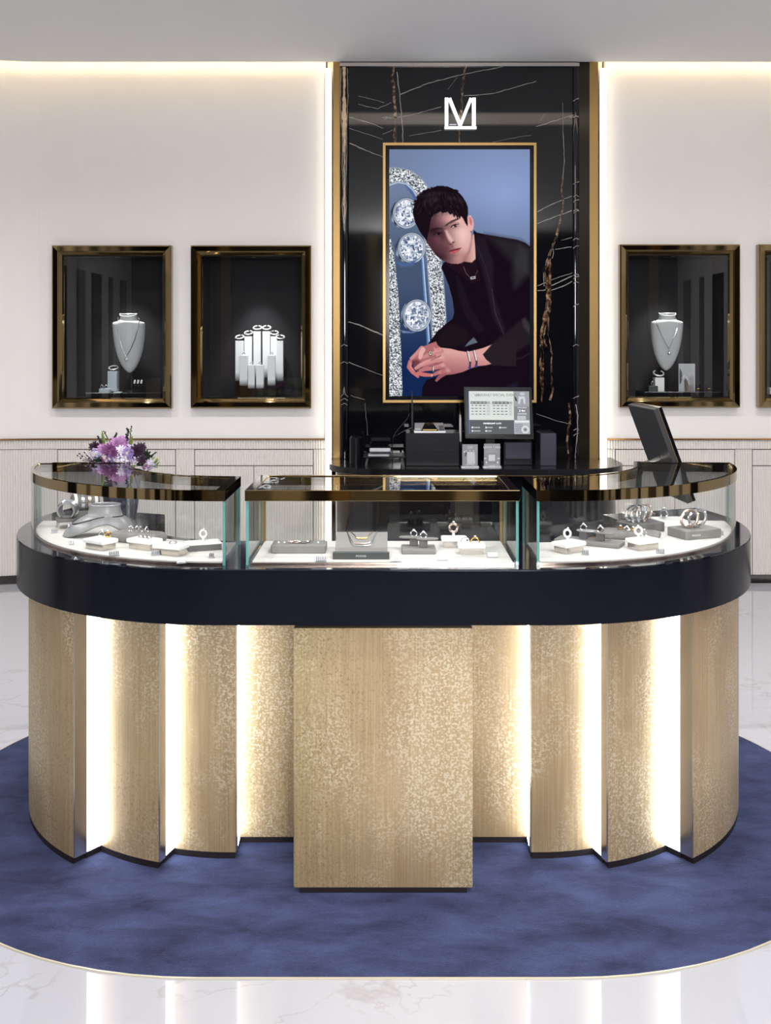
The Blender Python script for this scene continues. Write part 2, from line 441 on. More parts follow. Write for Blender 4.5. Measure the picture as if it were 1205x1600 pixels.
def marble_floor():
    m = bpy.data.materials.new('white_marble'); m.use_nodes = True; nt = m.node_tree; b = nt.nodes['Principled BSDF']; L = nt.links.new
    tc = node(nt, 'ShaderNodeTexCoord')
    def vein(scale, off, width, dist):
        mp = node(nt, 'ShaderNodeMapping'); mp.inputs['Location'].default_value = off; mp.inputs['Rotation'].default_value = (0, 0, .5)
        L(tc.outputs['Object'], mp.inputs[0])
        wn = node(nt, 'ShaderNodeTexNoise'); wn.inputs['Scale'].default_value = scale; wn.inputs['Detail'].default_value = 6; wn.inputs['Roughness'].default_value = .55; wn.inputs['Distortion'].default_value = dist
        L(mp.outputs[0], wn.inputs['Vector'])
        s = node(nt, 'ShaderNodeMath', operation='SUBTRACT'); s.inputs[1].default_value = .5; L(wn.outputs['Fac'], s.inputs[0])
        a = node(nt, 'ShaderNodeMath', operation='ABSOLUTE'); L(s.outputs[0], a.inputs[0])
        r = node(nt, 'ShaderNodeMapRange'); r.inputs[1].default_value = 0; r.inputs[2].default_value = width; r.inputs[3].default_value = 1; r.inputs[4].default_value = 0
        L(a.outputs[0], r.inputs[0]); return r
    v1 = vein(1.1, (3.1, 1.7, 0), .012, .6); v2 = vein(2.3, (8, 4, 0), .008, .3)
    msk = node(nt, 'ShaderNodeTexNoise'); msk.inputs['Scale'].default_value = 1.6; L(tc.outputs['Object'], msk.inputs['Vector'])
    mr = node(nt, 'ShaderNodeMapRange'); mr.inputs[1].default_value = .48; mr.inputs[2].default_value = .62; L(msk.outputs['Fac'], mr.inputs[0])
    ad = node(nt, 'ShaderNodeMath', operation='MAXIMUM'); L(v1.outputs[0], ad.inputs[0]); L(v2.outputs[0], ad.inputs[1])
    mu = node(nt, 'ShaderNodeMath', operation='MULTIPLY'); L(ad.outputs[0], mu.inputs[0]); L(mr.outputs[0], mu.inputs[1])
    mu2 = node(nt, 'ShaderNodeMath', operation='MULTIPLY'); mu2.inputs[1].default_value = .55; L(mu.outputs[0], mu2.inputs[0])
    mx = node(nt, 'ShaderNodeMix', data_type='RGBA'); mx.inputs[6].default_value = (*lin((182, 183, 191)), 1); mx.inputs[7].default_value = (*lin((150, 146, 146)), 1)
    L(mu2.outputs[0], mx.inputs[0]); L(mx.outputs[2], b.inputs['Base Color'])
    b.inputs['Roughness'].default_value = .04; b.inputs['Specular IOR Level'].default_value = .7; b.inputs['Coat Weight'].default_value = .3
    b.inputs['Coat Roughness'].default_value = .02
    return m
M['floor'] = marble_floor()

def rug_mat():
    m = bpy.data.materials.new('navy_velvet_pile'); m.use_nodes = True; nt = m.node_tree; b = nt.nodes['Principled BSDF']; L = nt.links.new
    tc = node(nt, 'ShaderNodeTexCoord')
    n1 = node(nt, 'ShaderNodeTexNoise'); n1.inputs['Scale'].default_value = 4.5; n1.inputs['Detail'].default_value = 9; n1.inputs['Roughness'].default_value = .66; n1.inputs['Distortion'].default_value = .3
    mp = node(nt, 'ShaderNodeMapping'); mp.inputs['Scale'].default_value = (1, 2.0, 1); L(tc.outputs['Object'], mp.inputs[0]); L(mp.outputs[0], n1.inputs['Vector'])
    n2 = node(nt, 'ShaderNodeTexNoise'); n2.inputs['Scale'].default_value = 220; n2.inputs['Detail'].default_value = 2; L(tc.outputs['Object'], n2.inputs['Vector'])
    r = node(nt, 'ShaderNodeValToRGB'); e = r.color_ramp.elements
    e[0].position = .3; e[0].color = (*lin((30, 34, 58)), 1); e[1].position = .72; e[1].color = (*lin((70, 78, 116)), 1)
    L(n1.outputs['Fac'], r.inputs[0])
    mu = node(nt, 'ShaderNodeMix', data_type='RGBA', blend_type='OVERLAY'); mu.inputs[0].default_value = .5
    L(r.outputs[0], mu.inputs[6]); L(n2.outputs['Color'], mu.inputs[7])
    bw = node(nt, 'ShaderNodeRGBToBW'); L(n2.outputs['Color'], bw.inputs[0]); nt.links.new(bw.outputs[0], mu.inputs[7])
    L(mu.outputs[2], b.inputs['Base Color']); b.inputs['Roughness'].default_value = .9; b.inputs['Specular IOR Level'].default_value = .1
    b.inputs['Sheen Weight'].default_value = .12; b.inputs['Sheen Tint'].default_value = (.5, .55, .8, 1)
    bp = node(nt, 'ShaderNodeBump'); bp.inputs['Strength'].default_value = .5; bp.inputs['Distance'].default_value = .004
    L(n2.outputs['Fac'], bp.inputs['Height']); L(bp.outputs[0], b.inputs['Normal'])
    return m
M['rug'] = rug_mat()

def vein_mat():
    m = bpy.data.materials.new('marble_vein'); m.use_nodes = True; nt = m.node_tree; b = nt.nodes['Principled BSDF']; L = nt.links.new
    tc = node(nt, 'ShaderNodeTexCoord'); n = node(nt, 'ShaderNodeTexNoise'); n.inputs['Scale'].default_value = 45; n.inputs['Detail'].default_value = 6
    L(tc.outputs['Object'], n.inputs['Vector']); r = node(nt, 'ShaderNodeValToRGB'); e = r.color_ramp.elements
    e[0].position = .38; e[0].color = (*lin((34, 22, 17)), 1); e[1].position = .68; e[1].color = (*lin((165, 140, 112)), 1)
    k = e.new(.5); k.color = (*lin((84, 58, 42)), 1)
    L(n.outputs['Fac'], r.inputs[0]); L(r.outputs[0], b.inputs['Base Color']); b.inputs['Roughness'].default_value = .06
    return m
M['vein'] = vein_mat()
M['vein_bright'] = mat('bright_marble_vein', (205, 176, 138), .1, noise=.35, nscale=60)
M['vein_white'] = mat('white_marble_vein', (148, 143, 140), .06, noise=.5, nscale=30)

# ------------------------------------------------------------------ the setting
WY, CZ = 6.5, 3.262                                # back wall and ceiling level
fl = MB(); fl.box((0.4, 1.7, -.05), (9.0, 10.0, .1)); floor = structure(fl.build('floor', M['floor']))

def wp(x, off=0.0):                                # the display wall: flat, bending forward at its left end
    if x >= -2.1: return (x, WY - off)
    r = 1.3; a = min((-2.1 - x) / r, R(80))
    return (-2.1 - (r - off) * math.sin(a), WY - r + (r - off) * math.cos(a))

def wall_with_holes(name, xs, z0, z1, holes, th=.05):
    """wall face with rectangular openings (x0, x1, z0, z1)"""
    X = sorted(set(xs + [h[i] for h in holes for i in (0, 1)])); Z = sorted(set([z0, z1] + [h[i] for h in holes for i in (2, 3)]))
    mb = MB()
    inside = lambda x, z: any(h[0] < x < h[1] and h[2] < z < h[3] for h in holes)
    for a, b in zip(X, X[1:]):
        for c, d in zip(Z, Z[1:]):
            if inside((a + b) / 2, (c + d) / 2): continue
            p, q = wp(a), wp(b); p2, q2 = wp(a, -th), wp(b, -th)
            mb.add([(*p, c), (*q, c), (*q, d), (*p, d), (*p2, c), (*q2, c), (*q2, d), (*p2, d)],
                   [(0, 1, 2, 3), (5, 4, 7, 6), (1, 5, 6, 2), (4, 0, 3, 7), (3, 2, 6, 7), (4, 5, 1, 0)])
    return structure(mb.build(name, M['wall']))

def rect_on_wall(x0, y0, x1, y1, Y=WY):            # pixel rectangle -> (X0, X1, Z0, Z1)
    a, b = at(x0, y1, Y), at(x1, y0, Y); return (a.x, b.x, a.z, b.z)
SHOW = [rect_on_wall(85, 384.5, 270.5, 637.5), rect_on_wall(300.5, 384.5, 487, 637), rect_on_wall(966, 383, 1152.5, 636), rect_on_wall(1181.5, 383, 1368, 636)]
HOLE = [(a + .055, b - .055, c + .055, d - .055) for a, b, c, d in SHOW]
RAIL = .907
WL1, WR0 = -.380, 1.395                            # inner ends of the two walls
curve = [-3.3 + .1 * i for i in range(13)]
wall_left = wall_with_holes('wall_left', curve + [WL1], RAIL, 3.45, HOLE[:2])
wall_right = wall_with_holes('wall_right', [WR0, 4.6], RAIL, 3.45, HOLE[2:])

# fluted wainscot under the rail: fixed panels, drawer fronts and door fronts between fine shadow gaps
def flutes(name, x0, x1, z0, z1, parent, pitch=.0163, dep=.009):
    n = max(1, round((x1 - x0) / pitch)); mb = MB(); p = (x1 - x0) / n
    prof = [(0, 0), (.08, .0), (.2, .6), (.38, 1), (.62, 1), (.8, .6), (.92, 0)]
    pts = []
    for i in range(n):
        for (u, d) in prof: pts.append(wp(x0 + (i + u) * p, .004 + d * dep))
    pts.append(wp(x1, .004))
    m = len(pts)
    mb.add([(*q, z0) for q in pts] + [(*q, z1) for q in pts], [(i, i + 1, m + i + 1, m + i) for i in range(m - 1)])
    bk = [wp(x0), wp(x1)]
    for z in (z0, z1):                             # close the ends of the ribs
        vs = []; fs = []
        for i, q in enumerate(pts):
            xx = x0 + (x1 - x0) * i / (m - 1)
            vs += [(*q, z), (*wp(x0 + (i // 7 + (prof[i % 7][0] if i < m - 1 else 0)) * p, 0), z)]
        for i in range(m - 1): fs.append((2*i, 2*i+2, 2*i+3, 2*i+1))
        mb.add(vs, fs)
    return mb.build(name, M['flute'], parent)
def wain(parent, x0, x1, splits):
    """splits: list of (X start, X end, has_drawer)"""
    back = MB()
    xs = sorted(set([x0, x1] + [v for v in curve if x0 < v < x1]))
    for a, b in zip(xs, xs[1:]):
        p, q, p2, q2 = wp(a), wp(b), wp(a, -.05), wp(b, -.05)
        back.add([(*p, .03), (*q, .03), (*q, RAIL), (*p, RAIL), (*p2, .03), (*q2, .03), (*q2, RAIL), (*p2, RAIL)], [(0, 1, 2, 3), (5, 4, 7, 6), (3, 2, 6, 7)])
    back.build('backing_board', M['dark_gap'], parent)
    zt, zd = .846, .742                            # drawer top and bottom edges
    zb = .052
    flutes('fluted_strip', x0, x1, zt + .003, RAIL - .002, parent)
    g = .0035
    for (a, b, kind) in splits:
        if kind == 'drawer':
            flutes('drawer_front', a + g, b - g, zd + .003, zt - .003, parent)
            m_ = (a + b) / 2
            flutes('door_front', a + g, m_ - g / 2, zb, zd - .003, parent); flutes('door_front', m_ + g / 2, b - g, zb, zd - .003, parent)
        else:
            flutes('fluted_panel', a + .0005, b - .0005, zb, zt - .0008, parent)
wx = lambda px: (px - CX) * WY / F
wain(wall_left, -3.3, WL1, [(-3.3, wx(90), ''), (wx(90), wx(275), 'drawer'), (wx(275), wx(304), ''), (wx(304), wx(490), 'drawer'), (wx(490), WL1, '')])
wain(wall_right, WR0, 4.6, [(WR0, wx(961), ''), (wx(961), wx(1148), 'drawer'), (wx(1148), wx(1175), ''), (wx(1175), wx(1361), 'drawer'), (wx(1361), 4.6, '')])
def strip_on_wall(name, x0, x1, z0, z1, dep, m):
    mb = MB(); xs = sorted(set([x0, x1] + [v for v in curve if x0 < v < x1]))
    mb.band([wp(x, dep) for x in xs], [wp(x, 0) for x in xs], z0, z1)
    return structure(mb.build(name, m))
strip_on_wall('trim_1', -3.3, WL1, RAIL - .001, RAIL + .009, .02, M['rail'])
strip_on_wall('trim_2', WR0, 4.6, RAIL - .001, RAIL + .009, .02, M['rail'])
strip_on_wall('baseboard_left', -3.3, WL1, 0.0, .05, .016, M['baseboard'])
strip_on_wall('baseboard_right', WR0, 4.6, 0.0, .05, .016, M['baseboard'])

# ceiling: a soffit that stops short of the wall, with a light cove above its edge
CE = 6.345
ce = MB()
xs = curve + [WL1, 1.0, 2.0, 4.6]
edge = []
for x in xs:
    p = wp(x, WY - CE)
    edge.append(p)
edge[-1] = (4.6, CE)
fr = [(p[0], -3.2) for p in edge]
ce.band(edge, fr, CZ, CZ + .04, smooth=False)
ceiling = structure(ce.build('ceiling', M['ceiling']))
up = MB(); up.box((.4, 6.1, 3.48), (8.8, 1.2, .06)); up.build('cove_lid', M['ceiling'], ceiling)
cv = MB()
ed2 = [wp(x, WY - CE + .03) for x in xs[:-1]] + [(4.6, CE - .03)]; ed3 = [wp(x, WY - CE + .05) for x in xs[:-1]] + [(4.6, CE - .05)]
cv.band(ed2, ed3, CZ + .045, CZ + .06)
cv.build('cove_light', M['led_cove'], ceiling)
for k, x in enumerate((-.55, .15, .85, 1.55, 2.25)):  # row of ceiling light panels just in front of the frame
    mb = MB(); mb.box((x, 4.78, CZ - .006), (.69, .34, .012))
    mb.build('light_panel', M['panel'] if 'panel' in M else M.setdefault('panel', mat('ceiling_panel', (240, 238, 230), .5, emit=(255, 240, 215), estr=2.2)), ceiling)

# the rest of the shop, behind the camera: dark shopfront, side walls, and pieces added for reflections
wb = MB(); wb.box((.4, -3.2, 1.7), (9.0, .1, 3.6)); wall_back = structure(wb.build('wall_back', mat('shopfront_dark', (16, 16, 22), .4)))
post = MB(); post.box((0, 0, 1.6), (.12, .08, 3.2))
for k, x in enumerate((-3.6, -2.5, -1.3, -.2, .9, 2.1, 3.2, 4.2)):
    q = MB(); q.box((x, -3.09, 1.6), (.14, .1, 3.2)); q.build('reflection_post', M['gold_trim'] if k % 2 else M['bronze_mirror'], wall_back)  # unseen posts added to give polished metal streaks to reflect
for k, (x, wd) in enumerate(((-3.05, .8), (1.5, .9))):
    q = MB(); q.box((x, -3.12, 1.7), (wd, .06, 2.4)); q.build('navy_panel', M['navy'], wall_back)
rb_ = random.Random(9); x = -4.0
tones = [M['black'], M.setdefault('beige', mat('beige_panel', (176, 164, 142), .5)), M.setdefault('umber', mat('umber_panel', (58, 44, 36), .5)), M['black'], M['gold_trim'], M['taupe0'] if 'taupe0' in M else M.setdefault('taupe0', mat('taupe_front', (112, 104, 94), .5))]
while x < 4.5:
    wd = rb_.uniform(.12, .5); q = MB(); q.box((x + wd / 2, -3.0, .5), (wd - .01, .3, 1.0)); q.build('reflection_block', tones[rb_.randrange(6)], wall_back); x += wd  # unseen blocks in mixed tones, added to break up reflections in the brass frames
for nm, x in (('wall_side_left', -4.05), ('wall_side_right', 4.65)):
    q = MB(); q.box((x, 1.6, 1.7), (.1, 9.6, 3.6)); structure(q.build(nm, M.setdefault('taupe', mat('taupe_wall', (200, 196, 192), .7))))
    for k in range(9):                             # unseen panels added on the side walls to stripe the brass reflections
        yy = -2.6 + .72 * k; q = MB(); q.box((x + (.06 if x < 0 else -.06), yy, 1.25), (.03, (.30, .16, .42)[k % 3], 2.5)); q.build('reflection_panel', (M['black'], M['umber'], M['black'], M['taupe0'])[k % 4], bpy.data.objects[nm])
    # behind the curve the left wall simply runs forward

# ------------------------------------------------------------------ marble feature column with its trims, veins, gold sides and light slots
KY = CE                                            # front of the marble
def kx(px): return (px - CX) * KY / F
col = thing('marble_column', 'polished black marble column with pale veins behind the cash counter', 'column', (kx(718), KY + .1, 0))
q = MB(); q.box(((kx(545) + kx(895)) / 2, KY + .06, 1.64), (kx(895) - kx(545), .12, 3.28)); q.build('marble_slab', M['black_marble'], col, True)
for a, b in ((531, 545), (895, 905.5)):            # half-round marble edges
    q = MB(); r_ = (kx(b) - kx(a)) / 2; c_ = (kx(a) + kx(b)) / 2
    q.prism([(c_ + r_ * math.cos(R(t)), KY + .012 - r_ * .55 * math.sin(R(t))) for t in range(0, 181, 15)] + [(c_ - r_, KY + .12), (c_ + r_, KY + .12)], 0, 3.28, smooth=True)
    q.build('marble_edge', M['black_marble'], col, True)
q = MB(); q.box(((kx(905.5) + kx(922)) / 2, KY + .06, 1.64), (kx(922) - kx(905.5), .1, 3.28)); q.build('bronze_panel', M['bronze_mirror'], col, True)
for a, b in ((520.5, 531), (922, 936)):
    q = MB(); q.box(((kx(a) + kx(b)) / 2, KY + .07, 1.64), (kx(b) - kx(a), .1, 3.28)); q.build('side_trim', M['gold_trim'], col, True)
q = MB(); q.box(((kx(531) + kx(905)) / 2, KY - .004, 3.243), (kx(905) - kx(531), .02, .022)); q.build('head_trim', M['steel'], col, True)

def ribbon(mb, pts, wd, jit=.8, seed=0, y=KY - .0006):
    """thin vein laid in the face of the marble: polyline in photo pixels with widths in pixels"""
    rg = random.Random(seed); P = []
    for (ax, ay), (bx, by) in zip(pts, pts[1:]):
        n = max(2, int(math.hypot(bx - ax, by - ay) / 5))
        for i in range(n): P.append((ax + (bx - ax) * i / n, ay + (by - ay) * i / n))
    P.append(pts[-1]); N = len(P); wd = wd if hasattr(wd, '__len__') else (wd, wd)
    L_, R_ = [], []
    for i, (x, yy) in enumerate(P):
        a = P[max(0, i - 1)]; b = P[min(N - 1, i + 1)]; dx, dy = b[0] - a[0], b[1] - a[1]; l = math.hypot(dx, dy) + 1e-9
        t = i / (N - 1); k = t * (len(wd) - 1); k0 = min(int(k), len(wd) - 2); ww = wd[k0] + (wd[k0+1] - wd[k0]) * (k - k0)
        x += rg.uniform(-jit, jit); yy += rg.uniform(-jit, jit); ww *= rg.uniform(.55, 1.05)
        nx, ny = -dy / l * ww / 2, dx / l * ww / 2
        L_.append(at(x + nx, yy + ny, y)); R_.append(at(x - nx, yy - ny, y))
    mb.add(L_ + R_, [(i, i + 1, N + i + 1, N + i) for i in range(N - 1)])
ww_, bb_ = MB(), MB()
c4 = lambda L: [(820 + x / 3.478, 280 + y / 3.478) for x, y in L]
ribbon(bb_, [(616, 103), (613, 122), (616, 150), (618, 180), (617, 223)], (4, 7, 5, 6, 6), .7, 1)
ribbon(bb_, [(728, 103), (724, 125), (722, 150), (721, 172), (717, 200), (718, 224)], (3, 6, 4, 4, 2), .8, 2)
ribbon(bb_, c4([(208, -60), (206, 0), (200, 60), (212, 110), (195, 220), (165, 330), (140, 390), (128, 450), (108, 500), (118, 560), (126, 640), (110, 740), (95, 830), (92, 900), (94, 980), (94, 1210)]), (1, 1.5, 3, 4, 4, 5, 5, 5, 6, 5, 8, 6, 2), .9, 3)
ribbon(bb_, c4([(140, 430), (135, 520), (136, 640), (135, 700), (112, 800), (100, 860), (118, 910)]), (3, 5, 5, 4, 6, 4), .9, 4)
ribbon(bb_, c4([(135, 700), (128, 850), (148, 950), (146, 1090), (152, 1140), (140, 1200)]), (2, 2, 2, 3, 3, 4), .8, 5)
ribbon(bb_, [(889, 629), (891, 650), (886, 690), (889, 715), (893, 728)], (3, 4, 3, 3), .6, 6)
ribbon(bb_, [(719, 630), (719, 655)], (4, 5), .6, 7)
wl = [([(620, 112), (625, 150), (628, 185), (630, 223)], 1.6), ([(625, 148), (670, 130), (715, 118), (755, 110), (796, 102.5)], (1.6, 1.3, 1.3, 1)), ([(725, 150), (770, 146), (800, 138), (838, 127)], (1.2, 1)),
      ([(600, 160), (560, 150)], .8), ([(545, 183), (572, 190), (598, 200)], (1.4, 1)), ([(546, 200), (575, 210), (598, 218)], .7), ([(546, 224), (572, 235), (600, 246)], (2, 1)),
      ([(600, 186), (640, 180), (690, 167)], (1, .8)), ([(598, 184), (606, 183)], 1), ([(598, 210), (614, 203)], 1), ([(560, 163), (590, 170), (612, 160)], .8), ([(700, 140), (715, 120)], .6),
      ([(838, 198), (870, 188), (896, 180)], 1), ([(640, 212), (690, 204)], .6), ([(770, 222), (810, 214), (830, 211)], .6), ([(879, 160), (880, 200), (882, 250), (880, 282)], (.5, 1, 1)),
      (c4([(70, 175), (140, 140), (205, 112)]), 1.3), (c4([(210, 108), (255, 92)]), 1.2), (c4([(70, 241), (160, 205), (255, 172)]), 1.4), (c4([(165, 382), (255, 368)]), 1.2), (c4([(200, 330), (258, 318)]), .9), (c4([(70, 580), (150, 545), (258, 510)]), (1.3, .8)),
      (c4([(135, 582), (190, 560), (258, 526)]), 1.8), (c4([(145, 603), (200, 585), (258, 556)]), 1.5), (c4([(70, 605), (100, 606), (120, 595)]), 1.7), (c4([(150, 350), (158, 400), (150, 430)]), 1.2), (c4([(165, 340), (120, 440), (104, 510), (106, 580)]), 1.2), (c4([(126, 650), (130, 760), (128, 850)]), 1.6),
      (c4([(85, 900), (98, 960), (92, 1000)]), 2.2), ([(545, 503), (560, 507), (580, 516), (599, 524)], (2.2, 2, 2.4)), ([(545, 566), (562, 573), (598, 587)], (1, .6)), ([(890, 184), (896, 182)], 1), ([(548, 618), (570, 625)], .6), ([(838, 646), (870, 658), (893, 663)], (.6, .9)), ([(570, 630), (575, 680)], .5)]
for i, (p, wd) in enumerate(wl): ribbon(ww_, p, wd, .5, 20 + i)
o = bb_.build('brown_vein', M['vein'], col, True); o['kind'] = 'stuff'
o = ww_.build('white_vein', M['vein_white'], col, True); o['kind'] = 'stuff'
ev, eb = MB(), MB(); ye = KY - .0185               # veins that run over the half-round edges
for s in (-1, 1):
    ribbon(ev, [(538 + s * 5, 106), (538 + s * 5.5, 128), (538 + s * 6, 150), (538 + s * 4.5, 190), (538 + s * 3.2, 205), (538 + s * 2.6, 240), (538 + s * 3.4, 262), (538 + s * 1.5, 300), (538 + s * 3, 322), (538 + s * .4, 360)], (1.2, 1.3, 1.2, 1.3, 1.6, 1.6, 1.2, .8, 1.6, .6), .3, 70 + s, ye)
    ribbon(ev, [(538, 604), (538 + s * 1.5, 616), (538 + s * 6, 620)], 1, .2, 75 + s, ye); ribbon(ev, [(538, 622.5), (538 + s * 6, 626)], 1, .2, 77 + s, ye); ribbon(ev, [(538, 630), (538 + s * 5, 633)], .8, .2, 79 + s, ye)
    ribbon(ev, [(538, 538), (538 + s * 5, 541)], 1, .2, 81 + s, ye); ribbon(ev, [(538, 565), (538 + s * 6, 568)], 1, .2, 83 + s, ye)
ribbon(eb, [(538, 105), (538, 150), (538, 185), (538, 210), (538, 260), (538, 300), (538, 320), (538, 350)], (6, 4, 8, 6, 2, 2, 3, 1), .5, 90, ye)
for k, yv in enumerate((155, 181, 285, 305, 313, 327, 330, 372, 385, 428, 433, 440, 476, 538, 620, 670, 678)):
    ribbon(ev, [(896, yv + 3), (900, yv), (905, yv + (2 if k % 2 else -1))], 1.3, .3, 100 + k, ye)
ribbon(ev, [(900, 632), (903, 650), (902, 680), (899, 715)], (2, 1.5, 1), .4, 130, ye)
o = ev.build('edge_vein', M['vein_white'], col, True); o['kind'] = 'stuff'
o = eb.build('edge_vein', M['vein_bright'], col, True); o['kind'] = 'stuff'

for nm, x0, x1, lab in (('left', 509, 518.5, 'glowing vertical light strip at the left edge of the black marble column'), ('right', 936.5, 946, 'glowing vertical light strip at the right edge of the black marble column')):
    a, b = wx(x0), wx(x1); ls = thing('light_strip', lab, 'light', ((a + b) / 2, WY - .03, 0))
    q = MB(); q.box(((a + b) / 2, WY - .01, 1.63), (b - a, .02, 3.26)); q.build('channel', M['steel'], ls, True)
    q = MB(); q.box(((a + b) / 2, WY - .035, 1.63), (b - a - .002, .03, 3.24)); q.build('diffuser', M['led'], ls, True)
q = MB(); q.box((.508, WY + .075, 1.7), (1.76, .04, 3.5)); structure(q.build('wall_behind_column', M['wall']))

# ------------------------------------------------------------------ lit letter on the marble
lg = thing('lit_letter', 'white glowing letter M over a bar, high on the black marble', 'sign', at(719, 178, KY - .01))
q = MB()
def bar(mb, a, b, wd, y0=KY - .03, y1=KY - .012):
    (ax, ay), (bx, by) = a, b; dx, dy = bx - ax, by - ay; l = math.hypot(dx, dy); nx, ny = -dy / l * wd / 2, dx / l * wd / 2
    p = [(ax + nx, ay + ny), (bx + nx, by + ny), (bx - nx, by - ny), (ax - nx, ay - ny)]
    vs = [at(*u, KY) for u in p]; f_ = [Vector((v.x, y0, v.z)) for v in vs]; k_ = [Vector((v.x, y1, v.z)) for v in vs]
    mb.add(f_ + k_, [(0, 1, 2, 3), (7, 6, 5, 4), (0, 4, 5, 1), (1, 5, 6, 2), (2, 6, 7, 3), (3, 7, 4, 0)])
bar(q, (697.6, 154.5), (697.6, 197), 5.0); bar(q, (740.2, 154.5), (740.2, 197), 5.0)
bar(q, (702.2, 155.2), (718.9, 197.2), 4.4, KY - .0305, KY - .0125); bar(q, (735.6, 155.2), (718.9, 197.2), 4.4, KY - .0305, KY - .0125)
q.build('letter_face', M['letter'], lg, True)
q = MB(); bar(q, (694.8, 200.6), (744, 200.6), 3.4); q.build('underline', M['letter'], lg, True)
q = MB(); bar(q, (702, 195.6), (713, 195.6), 1.4, KY - .02, KY - .012); q.build('small_plate', M['silver_plastic'], lg, True)
for x in (697.6, 740.2, 719):
    q = MB(); q.box(at(x, 199 if x == 719 else 176, KY - .006), (.006, .014, .006)); q.build('standoff', M['steel'], lg, True)

# ------------------------------------------------------------------ the tall advertising screen (a flat lit picture)
SY = KY - .035
scr = thing('advertising_screen', 'tall portrait screen showing a man in a black suit beside a diamond setting', 'screen', at(718, 629, SY))
def frame_bars(mb_list, x0, y0, x1, y1, wd, ya, yb):
    for r in ((x0, y0, x1, y0 + wd), (x0, y1 - wd, x1, y1), (x0, y0 + wd, x0 + wd, y1 - wd), (x1 - wd, y0 + wd, x1, y1 - wd)):
        a, b = at(r[0], r[3], SY), at(r[2], r[1], SY)
        q = MB(); q.box(((a.x + b.x) / 2, (ya + yb) / 2, (a.z + b.z) / 2), (b.x - a.x, abs(yb - ya), b.z - a.z)); mb_list.append(q)
L = []; frame_bars(L, 598.5, 223.5, 838, 629, 4, SY - .012, KY)
for q in L: q.build('gold_frame_bar', M['gold_trim'], scr, True)
L = []; frame_bars(L, 602.5, 227.5, 834, 625, 6, SY - .004, KY)
for q in L: q.build('black_bezel_bar', M['black_gloss'], scr, True)

cv = Canvas(68, 50, 912, 1532, 330, 580)
X_, Y_ = cv.X, cv.Y
def mixc(a, b, t): return np.asarray(a, float) + (np.asarray(b, float) - np.asarray(a, float)) * t[..., None]
t = np.clip((Y_ - 50) / 1482, 0, 1); u = np.clip((X_ - 68) / 844, 0, 1)
bg = mixc((110, 126, 158), (138, 158, 204), np.clip(1 - np.hypot((X_ - 760) / 700, (Y_ - 330) / 500), 0, 1))
low = mixc((80, 94, 124), (22, 38, 76), np.clip((Y_ - 700) / 700, 0, 1))
cv.C[:] = bg + (low - bg) * np.clip((Y_ - 300) / 560, 0, 1)[..., None] * (1 - .55 * np.clip((X_ - 420) / 300, 0, 1))[..., None]
# pave of small stones: random facets
ny, nx = cv.C.shape[:2]
cell = rng.random((ny // 2 + 2, nx // 2 + 2)); cell = np.kron(cell, np.ones((2, 2)))[:ny, :nx] * .65 + rng.random((ny, nx)) * .35
cell = (cell + np.roll(cell, 1, 0) * .5 + np.roll(cell, 1, 1) * .5) / 2; cell = np.clip((cell - .5) * 2.6 + .58, 0, 1)
pv = mixc((44, 50, 62), (244, 248, 250), cell)
def pave(pts, alpha=1.0):
    p = np.asarray(pts, float); sl = cv.win(p[:, 0].min() - 4, p[:, 1].min() - 4, p[:, 0].max() + 4, p[:, 1].max() + 4)
    sub = pv[sl]; cv.poly(pts, lambda x, y: sub[:x.shape[0], :x.shape[1]], 1.5, alpha)
def pave_poly(pts):
    p = np.asarray(pts, float); so = cv.px * .7
    sl = cv.win(p[:, 0].min() - so * 2, p[:, 1].min() - so * 2, p[:, 0].max() + so * 2, p[:, 1].max() + so * 2)
    cv.poly(pts, lambda x, y: pv[sl])
# interior of the setting, darker
cv.poly([(68, 262), (120, 246), (172, 256), (214, 296), (240, 345), (262, 500), (280, 760), (300, 1000), (318, 1200), (318, 1532), (140, 1532), (130, 1100), (118, 860), (100, 640), (68, 560)], lambda x, y: mixc(mixc((108, 124, 152), (68, 82, 108), np.clip((y - 300) / 450, 0, 1)), (18, 38, 80), np.clip((y - 850) / 500, 0, 1)))
cv.poly([(68, 160), (110, 158), (160, 166), (205, 180), (250, 212), (285, 250), (312, 300), (340, 420), (370, 600), (392, 800), (404, 960), (410, 1060), (408, 1110), (330, 1190), (322, 1180), (316, 1000), (300, 830), (284, 640), (262, 480), (244, 350), (216, 296), (172, 256), (120, 246), (68, 264)], (150, 158, 172))
pave_poly([(68, 166), (110, 163), (160, 170), (205, 185), (248, 217), (282, 255), (306, 302), (330, 420), (362, 600), (386, 800), (400, 960), (406, 1060), (404, 1110), (326, 1186), (326, 1000), (306, 830), (290, 640), (266, 470), (247, 338), (218, 290), (174, 250), (122, 240), (68, 258)])
pave_poly([(68, 540), (82, 600), (98, 680), (112, 800), (124, 930), (134, 1100), (142, 1300), (149, 1532), (68, 1532)])
cv.stroke([(68, 266), (120, 248), (172, 258), (214, 297), (240, 347)], 3.2, (176, 192, 218))
cv.poly([(160, 262), (196, 290), (222, 330), (238, 372), (226, 372), (212, 332), (190, 300)], (64, 90, 146), 5)
for pts, wd, c in (([(262, 690), (272, 850), (286, 1020), (300, 1200)], 9, (96, 128, 176)), ([(270, 690), (282, 850), (296, 1020), (308, 1190)], 3, (196, 216, 242)), ([(256, 690), (266, 850), (280, 1020), (292, 1200)], 2.4, (40, 58, 96)), ([(288, 690), (302, 900), (318, 1120)], 3.5, (84, 106, 142))):
    cv.stroke(pts, wd, c)
